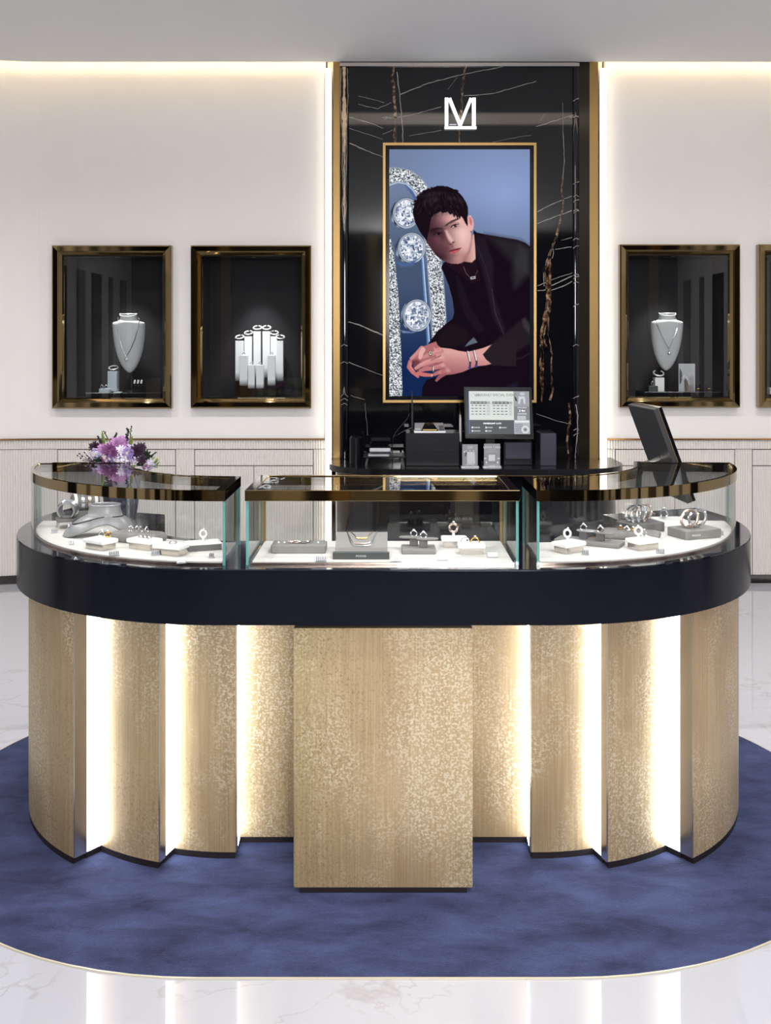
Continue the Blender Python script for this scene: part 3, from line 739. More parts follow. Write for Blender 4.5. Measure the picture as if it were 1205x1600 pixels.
def stone(cx, cy, rx, ry, dx):
    cv.poly([(cx - 8, cy - ry * 1.16), (cx - rx * 1.0, cy - ry * .8), (cx - rx - dx, cy - ry * .2), (cx - rx - dx, cy + ry * .5), (cx - rx * .8, cy + ry * 1.05), (cx, cy + ry * 1.2)], lambda x, y: mixc((46, 54, 70), (150, 160, 176), np.clip(.5 + .5 * np.sin((x + y * .3) / 7), 0, 1)), 3)
    cv.ell(cx, cy, rx * 1.18, ry * 1.18, (52, 60, 74)); cv.ell(cx + 1, cy + 1, rx * 1.15, ry * 1.15, (186, 196, 208)); cv.ell(cx, cy, rx * 1.06, ry * 1.06, (66, 74, 92)); cv.ell(cx, cy, rx * 1.02, ry * 1.02, (206, 214, 226))
    rs = np.random.default_rng(int(cx)); sa = rs.uniform(0, 2 * np.pi, 170); sr = np.sqrt(rs.uniform(0, 1, 170)); sx_, sy_ = cx + rx * sr * np.cos(sa), cy + ry * sr * np.sin(sa); sv = np.clip(rs.beta(.8, .55, 170), 0, 1)
    def fac(x, y):
        d = np.abs(x[..., None] - sx_) * (.6 + .8 * (np.arange(170) % 3) / 2) + np.abs(y[..., None] - sy_) * (.6 + .8 * ((np.arange(170) + 1) % 3) / 2)
        return mixc((62, 80, 116), (248, 251, 255), sv[np.argmin(d, -1)])
    cv.ell(cx, cy, rx * .96, ry * .96, fac)
stone(170, 430, 68, 78, 24); stone(202, 636, 70, 78, 26); stone(234, 1037, 72, 82, 22)
cv.poly([(108, 720), (190, 722), (240, 700), (205, 745), (140, 750)], (74, 98, 140), 6); cv.poly([(138, 1125), (200, 1136), (260, 1120), (210, 1142), (150, 1142)], (110, 132, 168), 4)
# suit
SUIT = (21, 12, 22)
cv.poly([(572, 530), (590, 545), (640, 556), (700, 566), (770, 578), (830, 588), (880, 606), (912, 632), (912, 1532), (262, 1532), (268, 1460), (292, 1420), (360, 1400), (520, 1330), (300, 1206), (322, 1178), (352, 1136), (400, 1092), (446, 1058), (456, 1020), (446, 940), (424, 860), (400, 800), (378, 752), (392, 726), (412, 712), (480, 720), (560, 720)], SUIT, 1.6)
cv.poly([(640, 560), (760, 578), (850, 596), (912, 640), (912, 790), (860, 800), (800, 720), (720, 640)], (42, 40, 44), 26, .8)
cv.poly([(840, 620), (900, 660), (905, 780), (850, 850), (815, 880), (800, 780), (820, 690)], (58, 60, 62), 22, .55)
cv.poly([(585, 556), (640, 575), (690, 720), (690, 900), (760, 1120), (745, 1150), (690, 1060), (655, 900), (620, 760), (575, 640)], (38, 30, 40), 10, .7)
cv.poly([(470, 800), (500, 840), (560, 1000), (640, 1120), (600, 1140), (520, 1040), (478, 920)], (34, 25, 34), 10, .6)
cv.stroke([(680, 880), (700, 1020), (735, 1110), (752, 1150)], 1.6, (66, 58, 70)); cv.stroke([(590, 620), (640, 740), (676, 880)], 1.4, (52, 44, 54))
cv.poly([(380, 1130), (440, 1080), (520, 1120), (560, 1160), (520, 1210), (420, 1230), (340, 1215)], (34, 24, 30), 14, .6)
cv.poly([(700, 1190), (860, 1060), (912, 1080), (912, 1200), (820, 1260), (690, 1330), (640, 1300), (650, 1250)], (40, 34, 40), 12, .75)
cv.poly([(860, 1060), (880, 1050), (912, 1110), (905, 1150), (870, 1110)], (64, 58, 62), 8, .7)
cv.stroke([(780, 1300), (860, 1290), (905, 1262)], 3, (54, 46, 56), 5, .7); cv.poly([(700, 1500), (790, 1450), (830, 1440), (830, 1500)], (40, 48, 80), 14, .5)
cv.poly([(518, 1224), (540, 1196), (572, 1168), (584, 1182), (596, 1198), (556, 1210)], (92, 102, 118))
# neck and high collar
B = lambda pts: [(152.3 + x * .474, 228.5 + y * .474) for x, y in pts]
cv.poly(B([(700, 1060), (770, 1010), (840, 900), (868, 700), (890, 690), (905, 860), (912, 1040), (880, 1100), (760, 1110)]), lambda x, y: mixc((120, 76, 74), (214, 168, 158), np.clip((x - 480) / 90, 0, 1)), 1.5)
cv.poly([(392, 724), (430, 712), (500, 716), (560, 724), (586, 700), (600, 750), (612, 830), (560, 850), (500, 800), (440, 760)], (31, 16, 26), 3)
cv.stroke([(512, 748), (526, 785), (546, 808)], 1.3, (120, 110, 120)); cv.stroke([(582, 806), (596, 770)], 1.1, (96, 88, 98))
cv.poly([(552, 810), (582, 804), (583, 819), (554, 824)], (214, 214, 222)); cv.poly([(557, 813), (578, 809), (579, 815), (558, 819)], (40, 24, 34))
# face
face = B([(330, 560), (296, 650), (288, 740), (310, 812), (345, 865), (400, 940), (455, 992), (520, 1030), (600, 1058), (690, 1062), (750, 1040), (800, 975), (836, 880), (858, 760), (850, 640), (820, 520), (760, 430), (640, 390), (480, 390), (380, 430)])
def skin(x, y):
    bx, by = (x - 152.3) / .474, (y - 228.5) / .474
    ss = lambda v: np.clip(v, 0, 1) ** 2 * (3 - 2 * np.clip(v, 0, 1))
    k = ss((bx - (300 + (by - 500) * .20)) / 420)
    c = mixc((74, 44, 54), (212, 166, 160), k)
    g_ = lambda cx, cy, sx, sy: np.exp(-(((bx - cx) / sx) ** 2 + ((by - cy) / sy) ** 2))[..., None]
    c = c + g_(740, 690, 100, 130) * np.array([20, 26, 24]) + g_(560, 500, 120, 50) * np.array([34, 24, 24]) + g_(430, 760, 60, 60) * np.array([18, 8, 10])
    c = c - g_(500, 700, 40, 90) * np.array([40, 36, 34]) - g_(400, 650, 90, 40) * np.array([30, 22, 22]) - g_(640, 590, 80, 34) * np.array([34, 40, 36])
    c = c - g_(560, 870, 70, 60) * np.array([26, 26, 24]) - g_(500, 980, 160, 60) * np.array([26, 22, 22]) - g_(790, 980, 90, 70) * np.array([34, 40, 38])
    return c + g_(690, 985, 60, 36) * np.array([16, 8, 8])
cv.poly(face, skin, 1.6)
cv.poly(B([(522, 640), (552, 640), (590, 700), (628, 760), (634, 785), (604, 792), (572, 760), (544, 710)]), (224, 182, 176), 7, .85)
cv.poly(B([(486, 650), (514, 660), (540, 730), (572, 792), (592, 822), (560, 830), (520, 760)]), (92, 54, 60), 8, .7)
cv.poly(B([(575, 800), (604, 806), (634, 790), (646, 770), (650, 790), (628, 806), (606, 822), (584, 822)]), (122, 70, 72), 3, .75); cv.ell(*B([(627, 790)])[0], 5.5, 3, (40, 16, 22)); cv.ell(*B([(594, 816)])[0], 4, 2.6, (62, 28, 34)); cv.poly(B([(600, 826), (625, 820), (632, 850), (615, 866), (604, 850)]), (120, 70, 72), 4, .6)
cv.poly(B([(606, 600), (622, 582), (655, 570), (700, 566), (690, 582), (660, 600), (628, 610)]), (192, 156, 154), 1.2); cv.stroke(B([(600, 602), (622, 580), (655, 566), (702, 562)]), (2.6, 3.2, 3, 1.5), (40, 20, 26)); cv.ell(*B([(655, 585)])[0], 8, 8, (24, 12, 18)); cv.ell(*B([(661, 580)])[0], 1.8, 1.8, (190, 190, 200)); cv.stroke(B([(618, 612), (660, 604), (694, 584)]), 1.6, (140, 92, 92), 2, .7); cv.stroke(B([(600, 560), (650, 542), (700, 546)]), 2, (120, 78, 80), 3, .6)
cv.poly(B([(384, 698), (404, 680), (440, 670), (482, 678), (470, 696), (430, 708)]), (74, 50, 56), 1.6); cv.stroke(B([(378, 702), (402, 678), (440, 668), (486, 676)]), 2.8, (30, 14, 22)); cv.ell(*B([(446, 686)])[0], 8, 6, (20, 10, 16)); cv.stroke(B([(390, 716), (430, 724), (480, 708)]), 3, (58, 34, 42), 3, .5)
cv.poly(B([(520, 586), (548, 558), (600, 522), (660, 496), (712, 482), (696, 506), (640, 532), (580, 560), (544, 588)]), (52, 32, 36), 3.2, .85)
cv.poly(B([(330, 645), (370, 618), (430, 606), (486, 612), (496, 624), (440, 630), (380, 648), (345, 662)]), (40, 22, 30), 4, .8)
cv.poly(B([(574, 902), (600, 884), (640, 872), (662, 870), (690, 863), (730, 861), (700, 884), (650, 898), (600, 914)]), (128, 52, 62), 2.0, .95); cv.poly(B([(584, 908), (640, 898), (690, 884), (722, 868), (700, 902), (660, 928), (620, 940), (592, 930)]), (178, 84, 92), 3.0, .95); cv.poly(B([(640, 905), (690, 892), (680, 908), (650, 916)]), (206, 122, 126), 3, .6); cv.stroke(B([(574, 905), (640, 893), (690, 881), (730, 862)]), 1.5, (72, 22, 32)); cv.poly(B([(600, 946), (660, 944), (680, 956), (640, 972), (608, 966)]), (128, 82, 84), 6, .5)
cv.stroke(B([(870, 690), (852, 800), (824, 900), (780, 990), (730, 1044)]), (3, 4, 5, 6, 6), (150, 102, 98), 6, .5)
# ear
cv.poly(B([(806, 480), (826, 452), (852, 456), (876, 500), (888, 560), (882, 620), (858, 656), (832, 648), (812, 590)]), (226, 170, 166), 1.6); cv.poly(B([(826, 480), (850, 480), (866, 530), (862, 580), (840, 560), (830, 520)]), (178, 96, 96), 4, .8); cv.ell(*B([(850, 656)])[0], 4, 2.4, (80, 50, 60))
# hair
hair = B([(118, 410), (128, 360), (150, 310), (172, 250), (205, 200), (240, 160), (290, 128), (340, 122), (390, 96), (450, 92), (500, 92), (560, 96), (610, 112), (660, 140), (710, 178), (750, 225), (790, 290), (812, 350), (816, 430), (806, 480), (812, 560), (806, 592), (780, 548), (752, 492), (728, 462), (712, 500), (694, 470), (682, 502), (660, 450), (640, 480), (622, 430), (590, 446), (560, 410), (500, 424), (470, 404), (420, 430), (390, 440), (360, 480), (340, 540), (334, 600), (322, 650), (310, 700), (298, 790), (270, 740), (232, 690), (200, 640), (176, 590), (150, 545), (136, 490)])
cv.poly(hair, (24, 14, 22), 1.6)
rh = random.Random(5)
for k in range(34):                                # tufts that break the outline
    a_ = rh.uniform(.3, .95) * math.pi; x, y = 470 + 330 * math.cos(a_), 380 - 275 * math.sin(a_); dx = rh.uniform(-26, 30)
    cv.stroke(B([(x + (470 - x) * .12, y + (380 - y) * .12), (x + (x - 470) * .02 + dx * .5, y + (y - 380) * .02 - 4), (x + (x - 470) * .04 + dx, y + (y - 380) * .02)]), (8, 6, 1.5), (24, 14, 22), 3, .9)
for k in range(150):
    x, y = rh.uniform(190, 740), rh.uniform(140, 400); l = rh.uniform(40, 100); a_ = rh.uniform(-.6, .6) + (x - 430) / 380
    if ((x - 470) / 300) ** 2 + ((y - 330) / 210) ** 2 > .95: continue
    c = rh.choice([(48, 38, 46), (40, 28, 38), (12, 7, 12), (12, 7, 12), (64, 54, 62), (34, 24, 32)])
    cv.stroke(B([(x, y), (x + l * .45 * math.sin(a_), y + l * .35), (x + l * .8 * math.sin(a_), y + l * .8)]), (1.2, 3.2, .8), c, 3, .5)
for (x, y, w_) in ((300, 210, 70), (420, 180, 80), (380, 260, 60), (300, 290, 40), (620, 240, 40), (720, 280, 34)): cv.ell(*B([(x, y)])[0], w_ * .5, 9, (62, 52, 58), 10, .35)
for pts in ([(620, 400), (640, 440), (660, 480)], [(660, 400), (680, 450), (690, 500)], [(590, 220), (610, 300), (600, 360)], [(700, 240), (740, 300), (750, 360)]): cv.stroke(B(pts), (2.4, 2, .8), (58, 46, 54), 2, .7)
# hands
Cc = lambda pts: [(152.3 + x * .474, 1142.3 + y * .474) for x, y in pts]
S1, S2, S3 = (206, 146, 144), (168, 106, 108), (104, 56, 64)
cv.poly(Cc([(90, 330), (110, 300), (180, 245), (220, 180), (330, 135), (412, 104), (434, 150), (470, 180), (500, 260), (420, 420), (260, 480), (160, 470), (130, 440), (150, 360), (100, 350)]), S2, 1.6)
cv.poly(Cc([(100, 340), (170, 330), (260, 380), (240, 470), (160, 480), (120, 430)]), S3, 6, .85)
cv.stroke(Cc([(100, 320), (170, 255), (235, 190)]), (9, 11, 14), (198, 136, 134)); cv.stroke(Cc([(215, 300), (232, 240), (250, 210)]), (12, 13, 14), (222, 168, 162)); cv.ell(*Cc([(214, 306)])[0], 9, 11, (224, 164, 160))
cv.stroke(Cc([(88, 360), (74, 425), (120, 485), (185, 545)]), (12, 13, 13, 8), (190, 112, 112)); cv.stroke(Cc([(96, 380), (92, 420), (130, 470)]), 4, (222, 150, 144), 3, .7)
cv.stroke(Cc([(190, 505), (270, 522), (360, 528)]), (12, 12, 9), (196, 112, 106)); cv.ell(*Cc([(362, 528)])[0], 6, 7, (222, 160, 158))
hand = Cc([(372, 152), (400, 190), (470, 182), (600, 196), (700, 222), (800, 236), (900, 214), (1000, 188), (1112, 144), (1150, 160), (1130, 380), (1040, 404), (940, 414), (850, 442), (740, 490), (640, 514), (540, 526), (480, 560), (420, 612), (398, 596), (420, 560), (470, 500), (440, 400), (420, 300), (400, 240)])
cv.poly(hand, lambda x, y: mixc((214, 158, 152), (150, 88, 96), np.clip(((y - 1142.3) / .474 - 240) / 300 - ((x - 152.3) / .474 - 600) * .0004, 0, 1)), 1.6)
cv.stroke(Cc([(480, 225), (400, 246), (330, 268), (260, 300)]), (15, 13, 12, 9), (196, 132, 130)); cv.stroke(Cc([(470, 212), (390, 236), (330, 256)]), 3.5, (224, 170, 164), 3, .6)
cv.stroke(Cc([(500, 318), (420, 332), (300, 365), (220, 400), (160, 440)]), (19, 15, 14, 13, 9), (200, 136, 134)); cv.stroke(Cc([(480, 308), (400, 322), (290, 356), (215, 395)]), 4, (226, 172, 166), 3, .6)
cv.stroke(Cc([(530, 405), (440, 420), (360, 440), (270, 452), (215, 470)]), (19, 15, 14, 12, 9), (182, 116, 118)); cv.stroke(Cc([(500, 396), (420, 412), (330, 432)]), 3.5, (214, 156, 152), 3, .5)
cv.stroke(Cc([(500, 480), (440, 494), (395, 516)]), (14, 12, 10), (176, 106, 110)); cv.ell(*Cc([(462, 492)])[0], 8, 9, (196, 126, 124))
for p in ((490, 300), (500, 400), (560, 470)): cv.ell(*Cc([p])[0], 13, 11, (224, 172, 166), 8, .6)
cv.stroke(Cc([(350, 340), (440, 300), (470, 280)]), 3, S3, 3, .6); cv.stroke(Cc([(330, 420), (430, 385), (490, 360)]), 3, S3, 3, .6); cv.stroke(Cc([(390, 480), (470, 450), (510, 440)]), 3, S3, 3, .6); cv.stroke(Cc([(372, 152), (400, 190), (450, 205)]), 3, (190, 90, 90), 3, .6)
cv.ell(*Cc([(342, 255)])[0], 11, 16, (70, 62, 50)); cv.ell(*Cc([(342, 252)])[0], 8, 12, (220, 210, 190)); cv.ell(*Cc([(343, 250)])[0], 3.4, 5, (46, 40, 40)); cv.ell(*Cc([(374, 446)])[0], 6, 19, (70, 40, 46)); cv.ell(*Cc([(378, 444)])[0], 4, 17, (216, 196, 196))
for x in (0, 80):
    cv.stroke(Cc([(806 + x, 228 - x * .12), (826 + x, 300 - x * .1), (842 + x, 370 - x * .15), (838 + x, 436 - x * .2)]), (6, 6.5, 6, 6), (70, 54, 66)); cv.stroke(Cc([(812 + x, 232 - x * .12), (828 + x, 290 - x * .1), (840 + x, 350 - x * .15)]), (3.4, 4, 3.4), (238, 226, 226)); cv.ell(*Cc([(834 + x, 432 - x * .2)])[0], 9, 6, (52, 66, 150))
cv.poly(Cc([(1000, 268), (1060, 205), (1116, 140), (1250, 80), (1420, 90), (1420, 420), (1130, 404), (1040, 330)]), (36, 30, 34), 1.6)
cv.stroke(Cc([(1002, 268), (1060, 205), (1116, 142)]), 1.4, (70, 62, 68))
a, b = at(608, 233, SY), at(829.5, 623, SY)
M['picture'] = print_mat('lit_picture', 1.0)
cv.build('picture', M['picture'], scr, (a.x, SY - .001, a.z), (b.x - a.x, 0, 0), (0, 0, b.z - a.z))
q = MB(); q.box(((a.x + b.x) / 2, SY + .012, (a.z + b.z) / 2), (b.x - a.x + .02, .02, abs(b.z - a.z) + .02)); q.build('screen_back', M['black'], scr, True)

# ------------------------------------------------------------------ display cases let into the wall
DEPTH = .32
LAB = ['wall display case with a grey bust, leftmost on the long white wall', 'wall display case holding ten white pillars topped with bangles', 'wall display case with a bust and a small photo card, right of the column', 'wall display case cut off by the right edge of the photo']
def wall_case(i):
    x0, x1, z0, z1 = SHOW[i]; cx = (x0 + x1) / 2
    t = thing('wall_display_case', LAB[i], 'display case', (cx, WY, z0), 0, 'brass framed display cases along the wall')
    prof = [(0, .0), (0, -.05), (.008, -.058), (.036, -.056), (.044, -.046), (.058, -.030), (.066, -.012), (.066, .03)]
    cor = [(x0, z0, 1, 1), (x1, z0, -1, 1), (x1, z1, -1, -1), (x0, z1, 1, -1)]
    for k in range(4):
        A, B_ = cor[k], cor[(k + 1) % 4]; q = MB()
        q.grid([[(c[0] + c[2] * d, WY + y, c[1] + c[3] * d) for (d, y) in prof] for c in (A, B_)], smooth=False)
        q.build('frame_bar', M['mirror_gold'], t, True)
    a, b, c, d = HOLE[i]; q = MB()
    y0, y1 = WY + .03, WY + DEPTH
    q.box((cx, y1 + .01, (c + d) / 2), (b - a, .02, d - c)); q.box((a - .008, (y0 + y1) / 2, (c + d) / 2), (.016, y1 - y0, d - c)); q.box((b + .008, (y0 + y1) / 2, (c + d) / 2), (.016, y1 - y0, d - c))
    q.box((cx, (y0 + y1) / 2, c - .008), (b - a, y1 - y0, .016)); q.box((cx, (y0 + y1) / 2, d + .008), (b - a, y1 - y0, .016))
    q.build('case_lining', M['backdrop'], t, True)
    q = MB(); q.box((cx, WY - .012, (c + d) / 2), (b - a, .006, d - c)); q.build('glass_pane', M['pane'], t, True)
    pl = None
    if i != 1:
        q = MB(); q.box((cx + .05, WY + .17, c + .02), ((b - a) * .78, .22, .04), bev=.004); pl = q.build('plinth', M['black_top'], t, True)
    q = MB(); q.lathe([(.02, 0), (.026, -.004), (.026, -.01), (.018, -.012)], (cx, WY + .12, d - .001), 14); q.build('spotlight', M['steel'], t, True)
    sp = bpy.data.lights.new('case_spot', 'SPOT'); sp.energy = (26, 30, 26, 9)[i]; sp.spot_size = R(62); sp.spot_blend = .9; sp.shadow_soft_size = .02; sp.color = (1, .98, .96)
    so = bpy.data.objects.new('case_spot', sp); COL.objects.link(so); so.location = (cx + (.02, .02, -.02, 0)[i], WY + .07, d - .03)
    tgt = Vector((cx + (.05, .02, -.03, 0)[i], WY + .2, c + .32)); so.rotation_euler = (tgt - so.location).to_track_quat('-Z', 'Y').to_euler()
    return t
for i in range(4): wall_case(i)
FLOOR_Z = [h[2] for h in HOLE]
PL = .04
DY = WY + .17                                      # depth at which the pieces stand

def bust(name, label, cxp, top, shoulder, bottom, halfneck, halfsh, y=DY):
    """upright necklace bust given in photo pixels at depth y"""
    px = y / F; c = at(cxp, top, y); zt = c.z; zs = at(0, shoulder, y).z; zb = at(0, bottom, y).z
    base = FLOOR_Z[0] + PL
    t = thing(name, label, 'bust', (c.x, y, base))
    q = MB(); nu = 21; P = []
    s_ = halfsh / 25.5; prof = [(0, 13.2, .046), (3, 12.7, .045), (6.5, 13.2, .046), (9.5, 15.2, .05), (11.2, 19, .054), (12.2, 23.4, .055), (13.6, 25.2, .055), (17, 25.6, .055), (25, 25.2, .054), (38, 24.2, .05), (52, 22, .045), (64, 18.8, .039), (74, 15, .032), (81, 11.4, .025), (86, 7.8, .018), (89.4, 4.2, .01), (90.6, 2, .005), (91, .3, .002)]
    k_ = (bottom - top) / 91.0
    def row(dy, hw, dp, back):
        out = []
        for i in range(nu):
            u = -1 + 2 * i / (nu - 1); n_ = math.sqrt(max(0, 1 - u * u)); neck = max(0, 1 - dy / 13)
            yy = (-(dp * (n_ if dy < 12 else n_ ** 1.2)) if not back else (.045 * n_ * neck + .006))
            out.append((c.x + u * hw * s_ * px, y + yy - .03 * (1 - dy / 91), zt - dy * k_ * px - (0 if back else .012 * n_ * neck)))
        return out
    rowsF = [row(*r, False) for r in prof]; rowsB = [row(*r, True) for r in prof]
    q.grid(rowsF); q.grid(rowsB); q.grid([[a[0], b[0]] for a, b in zip(rowsF, rowsB)]); q.grid([[a[-1], b[-1]] for a, b in zip(rowsF, rowsB)])
    q.build('bib', M['bust'], t, True)
    q = MB(); rim = [Vector(p) for p in rowsF[0]] + [Vector(p) for p in reversed(rowsB[0])][1:-1]
    rim = [v + Vector((0, 0, .004 if v.y > y - .04 else -.001)) for v in rim]; q.tube(rim, .0034, 6, closed=True); q.build('neck_rim', M['white_gold'], t, True)
    q = MB(); ctr_ = sum(rim, Vector()) / len(rim) - Vector((0, 0, .003)); q.add([ctr_] + rim, [(0, 1 + i, 1 + (i + 1) % len(rim)) for i in range(len(rim))]); q.build('neck_opening', M['char'], t, True)
    zs = at(0, shoulder, y).z; zb = at(0, bottom, y).z
    q = MB(); q.tube([(c.x, y + .03, zs), (c.x, y + .06, (zs + zb) / 2), (c.x + .0, y + .05, base)], .006, 8); q.lathe([(.04, 0), (.04, .008), (.006, .012)], (c.x, y + .05, base), 16); q.build('stand', M['char'], t, True)
    return t
def chain(name, label, pts, y, r=.0022, pendant=None, m='silver'):
    P = [at(a, b, y - d) for a, b, d in pts]; c = P[len(P) // 2]
    t = thing(name, label, 'necklace', c)
    Q = []
    for i in range(len(P) - 1):
        for k in range(4): Q.append(P[i].lerp(P[i+1], k / 4))
    Q.append(P[-1]); q = MB(); q.tube(Q, r, 6); q.build('chain', M[m], t, True)
    if pendant:
        a, b, d, s, k = pendant; p = at(a, b, y - d); q = MB()
        if k == 'round': q.torus(p, s, s * .4, Matrix.Rotation(R(90), 3, 'X'), 14, 6)
        else: q.lathe([(0, s * 1.6), (s * .4, s * .8), (s * .9, -s * .5), (s * .6, -s * 1.3), (0, -s * 1.6)], p, 10)
        ob = q.build('pendant', M[m], t, True)
        q = MB(); q.lathe([(0, -s * .5), (s * .6, 0), (s * .4, s * .3), (0, s * .3)], p + Vector((0, -s * .4, 0)), 8, Matrix.Rotation(R(90), 3, 'X')); q.build('stone', M['gem'], ob, True)
    return t
def block(name, label, x0, y0, x1, y1, y, dep, m, rz=0, cat='display block', group=None, bev=.002):
    a, b = at(x0, y1, y), at(x1, y0, y); t = thing(name, label, cat, ((a.x + b.x) / 2, y + dep / 2, a.z), rz, group)
    q = MB(); q.box((0, 0, (b.z - a.z) / 2), (b.x - a.x, dep, b.z - a.z), bev=bev); q.build('body', m, t)
    return t, Vector(((a.x + b.x) / 2, y + dep / 2, b.z))
def bangle(name, label, c, Rr, r, tilt, m='silver', a0=0, a1=360, group=None, yaw=0.0, post=0.0, cat='bracelet', stones=0):
    """c = point the piece stands on"""
    Mx = Matrix.Rotation(yaw, 3, 'Z') @ Matrix.Rotation(tilt, 3, 'X')
    low = min((Mx @ Vector((Rr * math.cos(a), Rr * math.sin(a), 0))).z for a in [k * .2 for k in range(32)])
    t = thing(name, label, cat, c, 0, group); cc = Vector((0, 0, post - low + r))
    q = MB(); q.torus(cc, Rr, r, Mx, 26, 7, a0=a0, a1=a1); q.build('hoop', M[m], t)
    if post > 0:
        q = MB(); q.tube([(0, 0, 0), (0, 0, post + r)], .003, 6); q.build('post', M['acrylic'], t)
    if stones:
        q = MB()
        for k in range(stones):
            a = R(250 + 40 * (k - (stones - 1) / 2) / max(1, stones - 1) * 2) if stones > 1 else R(90)
            p = Mx @ Vector((Rr * math.cos(a), Rr * math.sin(a), 0)) + cc
            q.lathe([(0, -r), (r * 1.5, 0), (r, r * .8), (0, r * .9)], p, 8, Mx)
        q.build('stone', M['gem'], t)
    return t
def ring(name, label, c, Rr, r, m='silver', yaw=0.0, group=None, stone=True, lean=R(90)):
    t = thing(name, label, 'ring', c, 0, group); Mx = Matrix.Rotation(yaw, 3, 'Z') @ Matrix.Rotation(lean, 3, 'X')
    up = max((Mx @ Vector((Rr * math.cos(a), Rr * math.sin(a), 0))).z for a in [k * .2 for k in range(32)])
    q = MB(); q.torus((0, 0, up + r), Rr, r, Mx, 18, 6); q.build('hoop', M[m], t)
    if stone:
        q = MB(); q.lathe([(0, -r * 1.2), (r * 1.9, .4 * r), (r * 1.2, r * 1.4), (0, r * 1.5)], (0, 0, 2 * up + r * 2.2), 8); q.build('stone', M['gem'], t)
    return t

# --- case 1: bust, block with bangle, ring boxes, small acrylic table
bust('necklace_bust', 'grey velvet bust in the leftmost wall case, bearing a drop pendant', 202.5, 491.5, 503, 582.5, 13.5, 25.5)
chain('necklace', 'silver chain with a round pendant on the bust in the leftmost wall case', [(184.5, 496, .03), (184, 510, .062), (186, 525, .072), (191, 545, .078), (197, 557, .08), (203, 548, .08), (210, 532, .08), (216, 512, .072), (217.5, 498, .05), (214, 495, .03)], DY, .0026, (197.3, 562, .078, .009, 'round'))
t, p = block('display_block', 'tall pale block under a bangle in the leftmost wall case', 168, 580, 182.5, 611.5, DY - .06, .06, M['pale_blue'])
bangle('bangle', 'silver bangle on the tall pale block in the leftmost wall case', p, .029, .0042, R(24), a0=0, a1=360, post=.006, m='white_gold')
t, p = block('ring_box', 'low pale box holding two rings in the leftmost wall case', 154.5, 607.5, 171, 617.6, DY - .1, .05, M['pale_blue'])
for k in (-1, 1): ring('ring', ('left' if k < 0 else 'right') + ' one of two rings standing on the low pale box', p + Vector((k * .014 - .008, 0, 0)), .0095, .0022, yaw=R(15 * k), group='rings on the low pale box')
t, p = block('ring_box', 'tiny pale box beside the foot of the tall pale block', 177, 612.5, 189, 617.6, DY - .11, .04, M['pale_blue'])
ring('ring', 'single ring lying on the tiny pale box beside the tall block', p, .007, .0018, lean=R(60))
def mini_table(label, x0, y0, x1, y1, y, m, dep=.06):
    a, b = at(x0, y1, y), at(x1, y0, y); t = thing('display_table', label, 'display stand', ((a.x + b.x) / 2, y + dep / 2, a.z)); wd, ht = b.x - a.x, b.z - a.z
    q = MB(); q.box((0, 0, ht - .003), (wd, dep, .006), bev=.001); q.build('tabletop', m, t)
    for sx in (-1, 1):
        for sy in (-1, 1):
            q = MB(); q.box((sx * (wd / 2 - .004), sy * (dep / 2 - .004), ht / 2 - .003), (.004, .004, ht - .006)); q.build('leg', m, t)
    return t, Vector(((a.x + b.x) / 2, y + dep / 2, b.z))
t, p = mini_table('small clear acrylic table with three clips in the leftmost wall case', 205, 604, 223, 617.6, DY - .08, M['acrylic'])
for k in range(3):
    e = thing('earring', ('left', 'middle', 'right')[k] + ' one of three pale earrings on the small acrylic table', 'earring', p + Vector((-.022 + k * .022, 0, 0)), 0, 'earrings on the small acrylic table')
    q = MB(); q.tube([(0, 0, 0), (0, 0, .022)], .0016, 6); q.build('post', M['acrylic'], e)
    q = MB(); q.box((0, 0, .03), (.012, .008, .026), Matrix.Rotation(R(12), 3, 'Y'), bev=.003); q.build('drop', M['white_pad'], e)
t, p = block('price_tag', 'small flat price tag on the plinth of the leftmost wall case', 225, 618.4, 241, 621, DY - .1, .03, M['white_plastic'], cat='price tag', bev=.001)

# --- case 2: ten frosted pillars
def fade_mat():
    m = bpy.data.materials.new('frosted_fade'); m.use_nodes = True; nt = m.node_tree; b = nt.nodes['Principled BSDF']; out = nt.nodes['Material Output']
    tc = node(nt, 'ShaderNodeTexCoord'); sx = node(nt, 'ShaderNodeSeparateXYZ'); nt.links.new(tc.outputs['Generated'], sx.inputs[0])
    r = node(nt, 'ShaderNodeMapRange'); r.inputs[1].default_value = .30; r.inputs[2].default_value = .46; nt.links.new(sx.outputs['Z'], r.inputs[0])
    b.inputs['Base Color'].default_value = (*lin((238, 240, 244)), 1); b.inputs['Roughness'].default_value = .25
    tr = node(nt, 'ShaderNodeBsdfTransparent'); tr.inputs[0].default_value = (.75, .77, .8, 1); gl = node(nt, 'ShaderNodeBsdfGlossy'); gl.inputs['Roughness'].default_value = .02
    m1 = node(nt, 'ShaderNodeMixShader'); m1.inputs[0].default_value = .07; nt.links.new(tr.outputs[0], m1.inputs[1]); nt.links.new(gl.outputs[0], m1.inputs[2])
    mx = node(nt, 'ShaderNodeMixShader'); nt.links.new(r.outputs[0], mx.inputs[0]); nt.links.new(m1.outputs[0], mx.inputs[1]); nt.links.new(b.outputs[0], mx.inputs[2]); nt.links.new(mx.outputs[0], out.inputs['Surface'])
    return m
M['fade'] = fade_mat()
d2 = lambda x, y: (340 + x / 9.27, 490 + y / 9.27)
order = ['first', 'second', 'third', 'fourth', 'fifth', 'sixth']
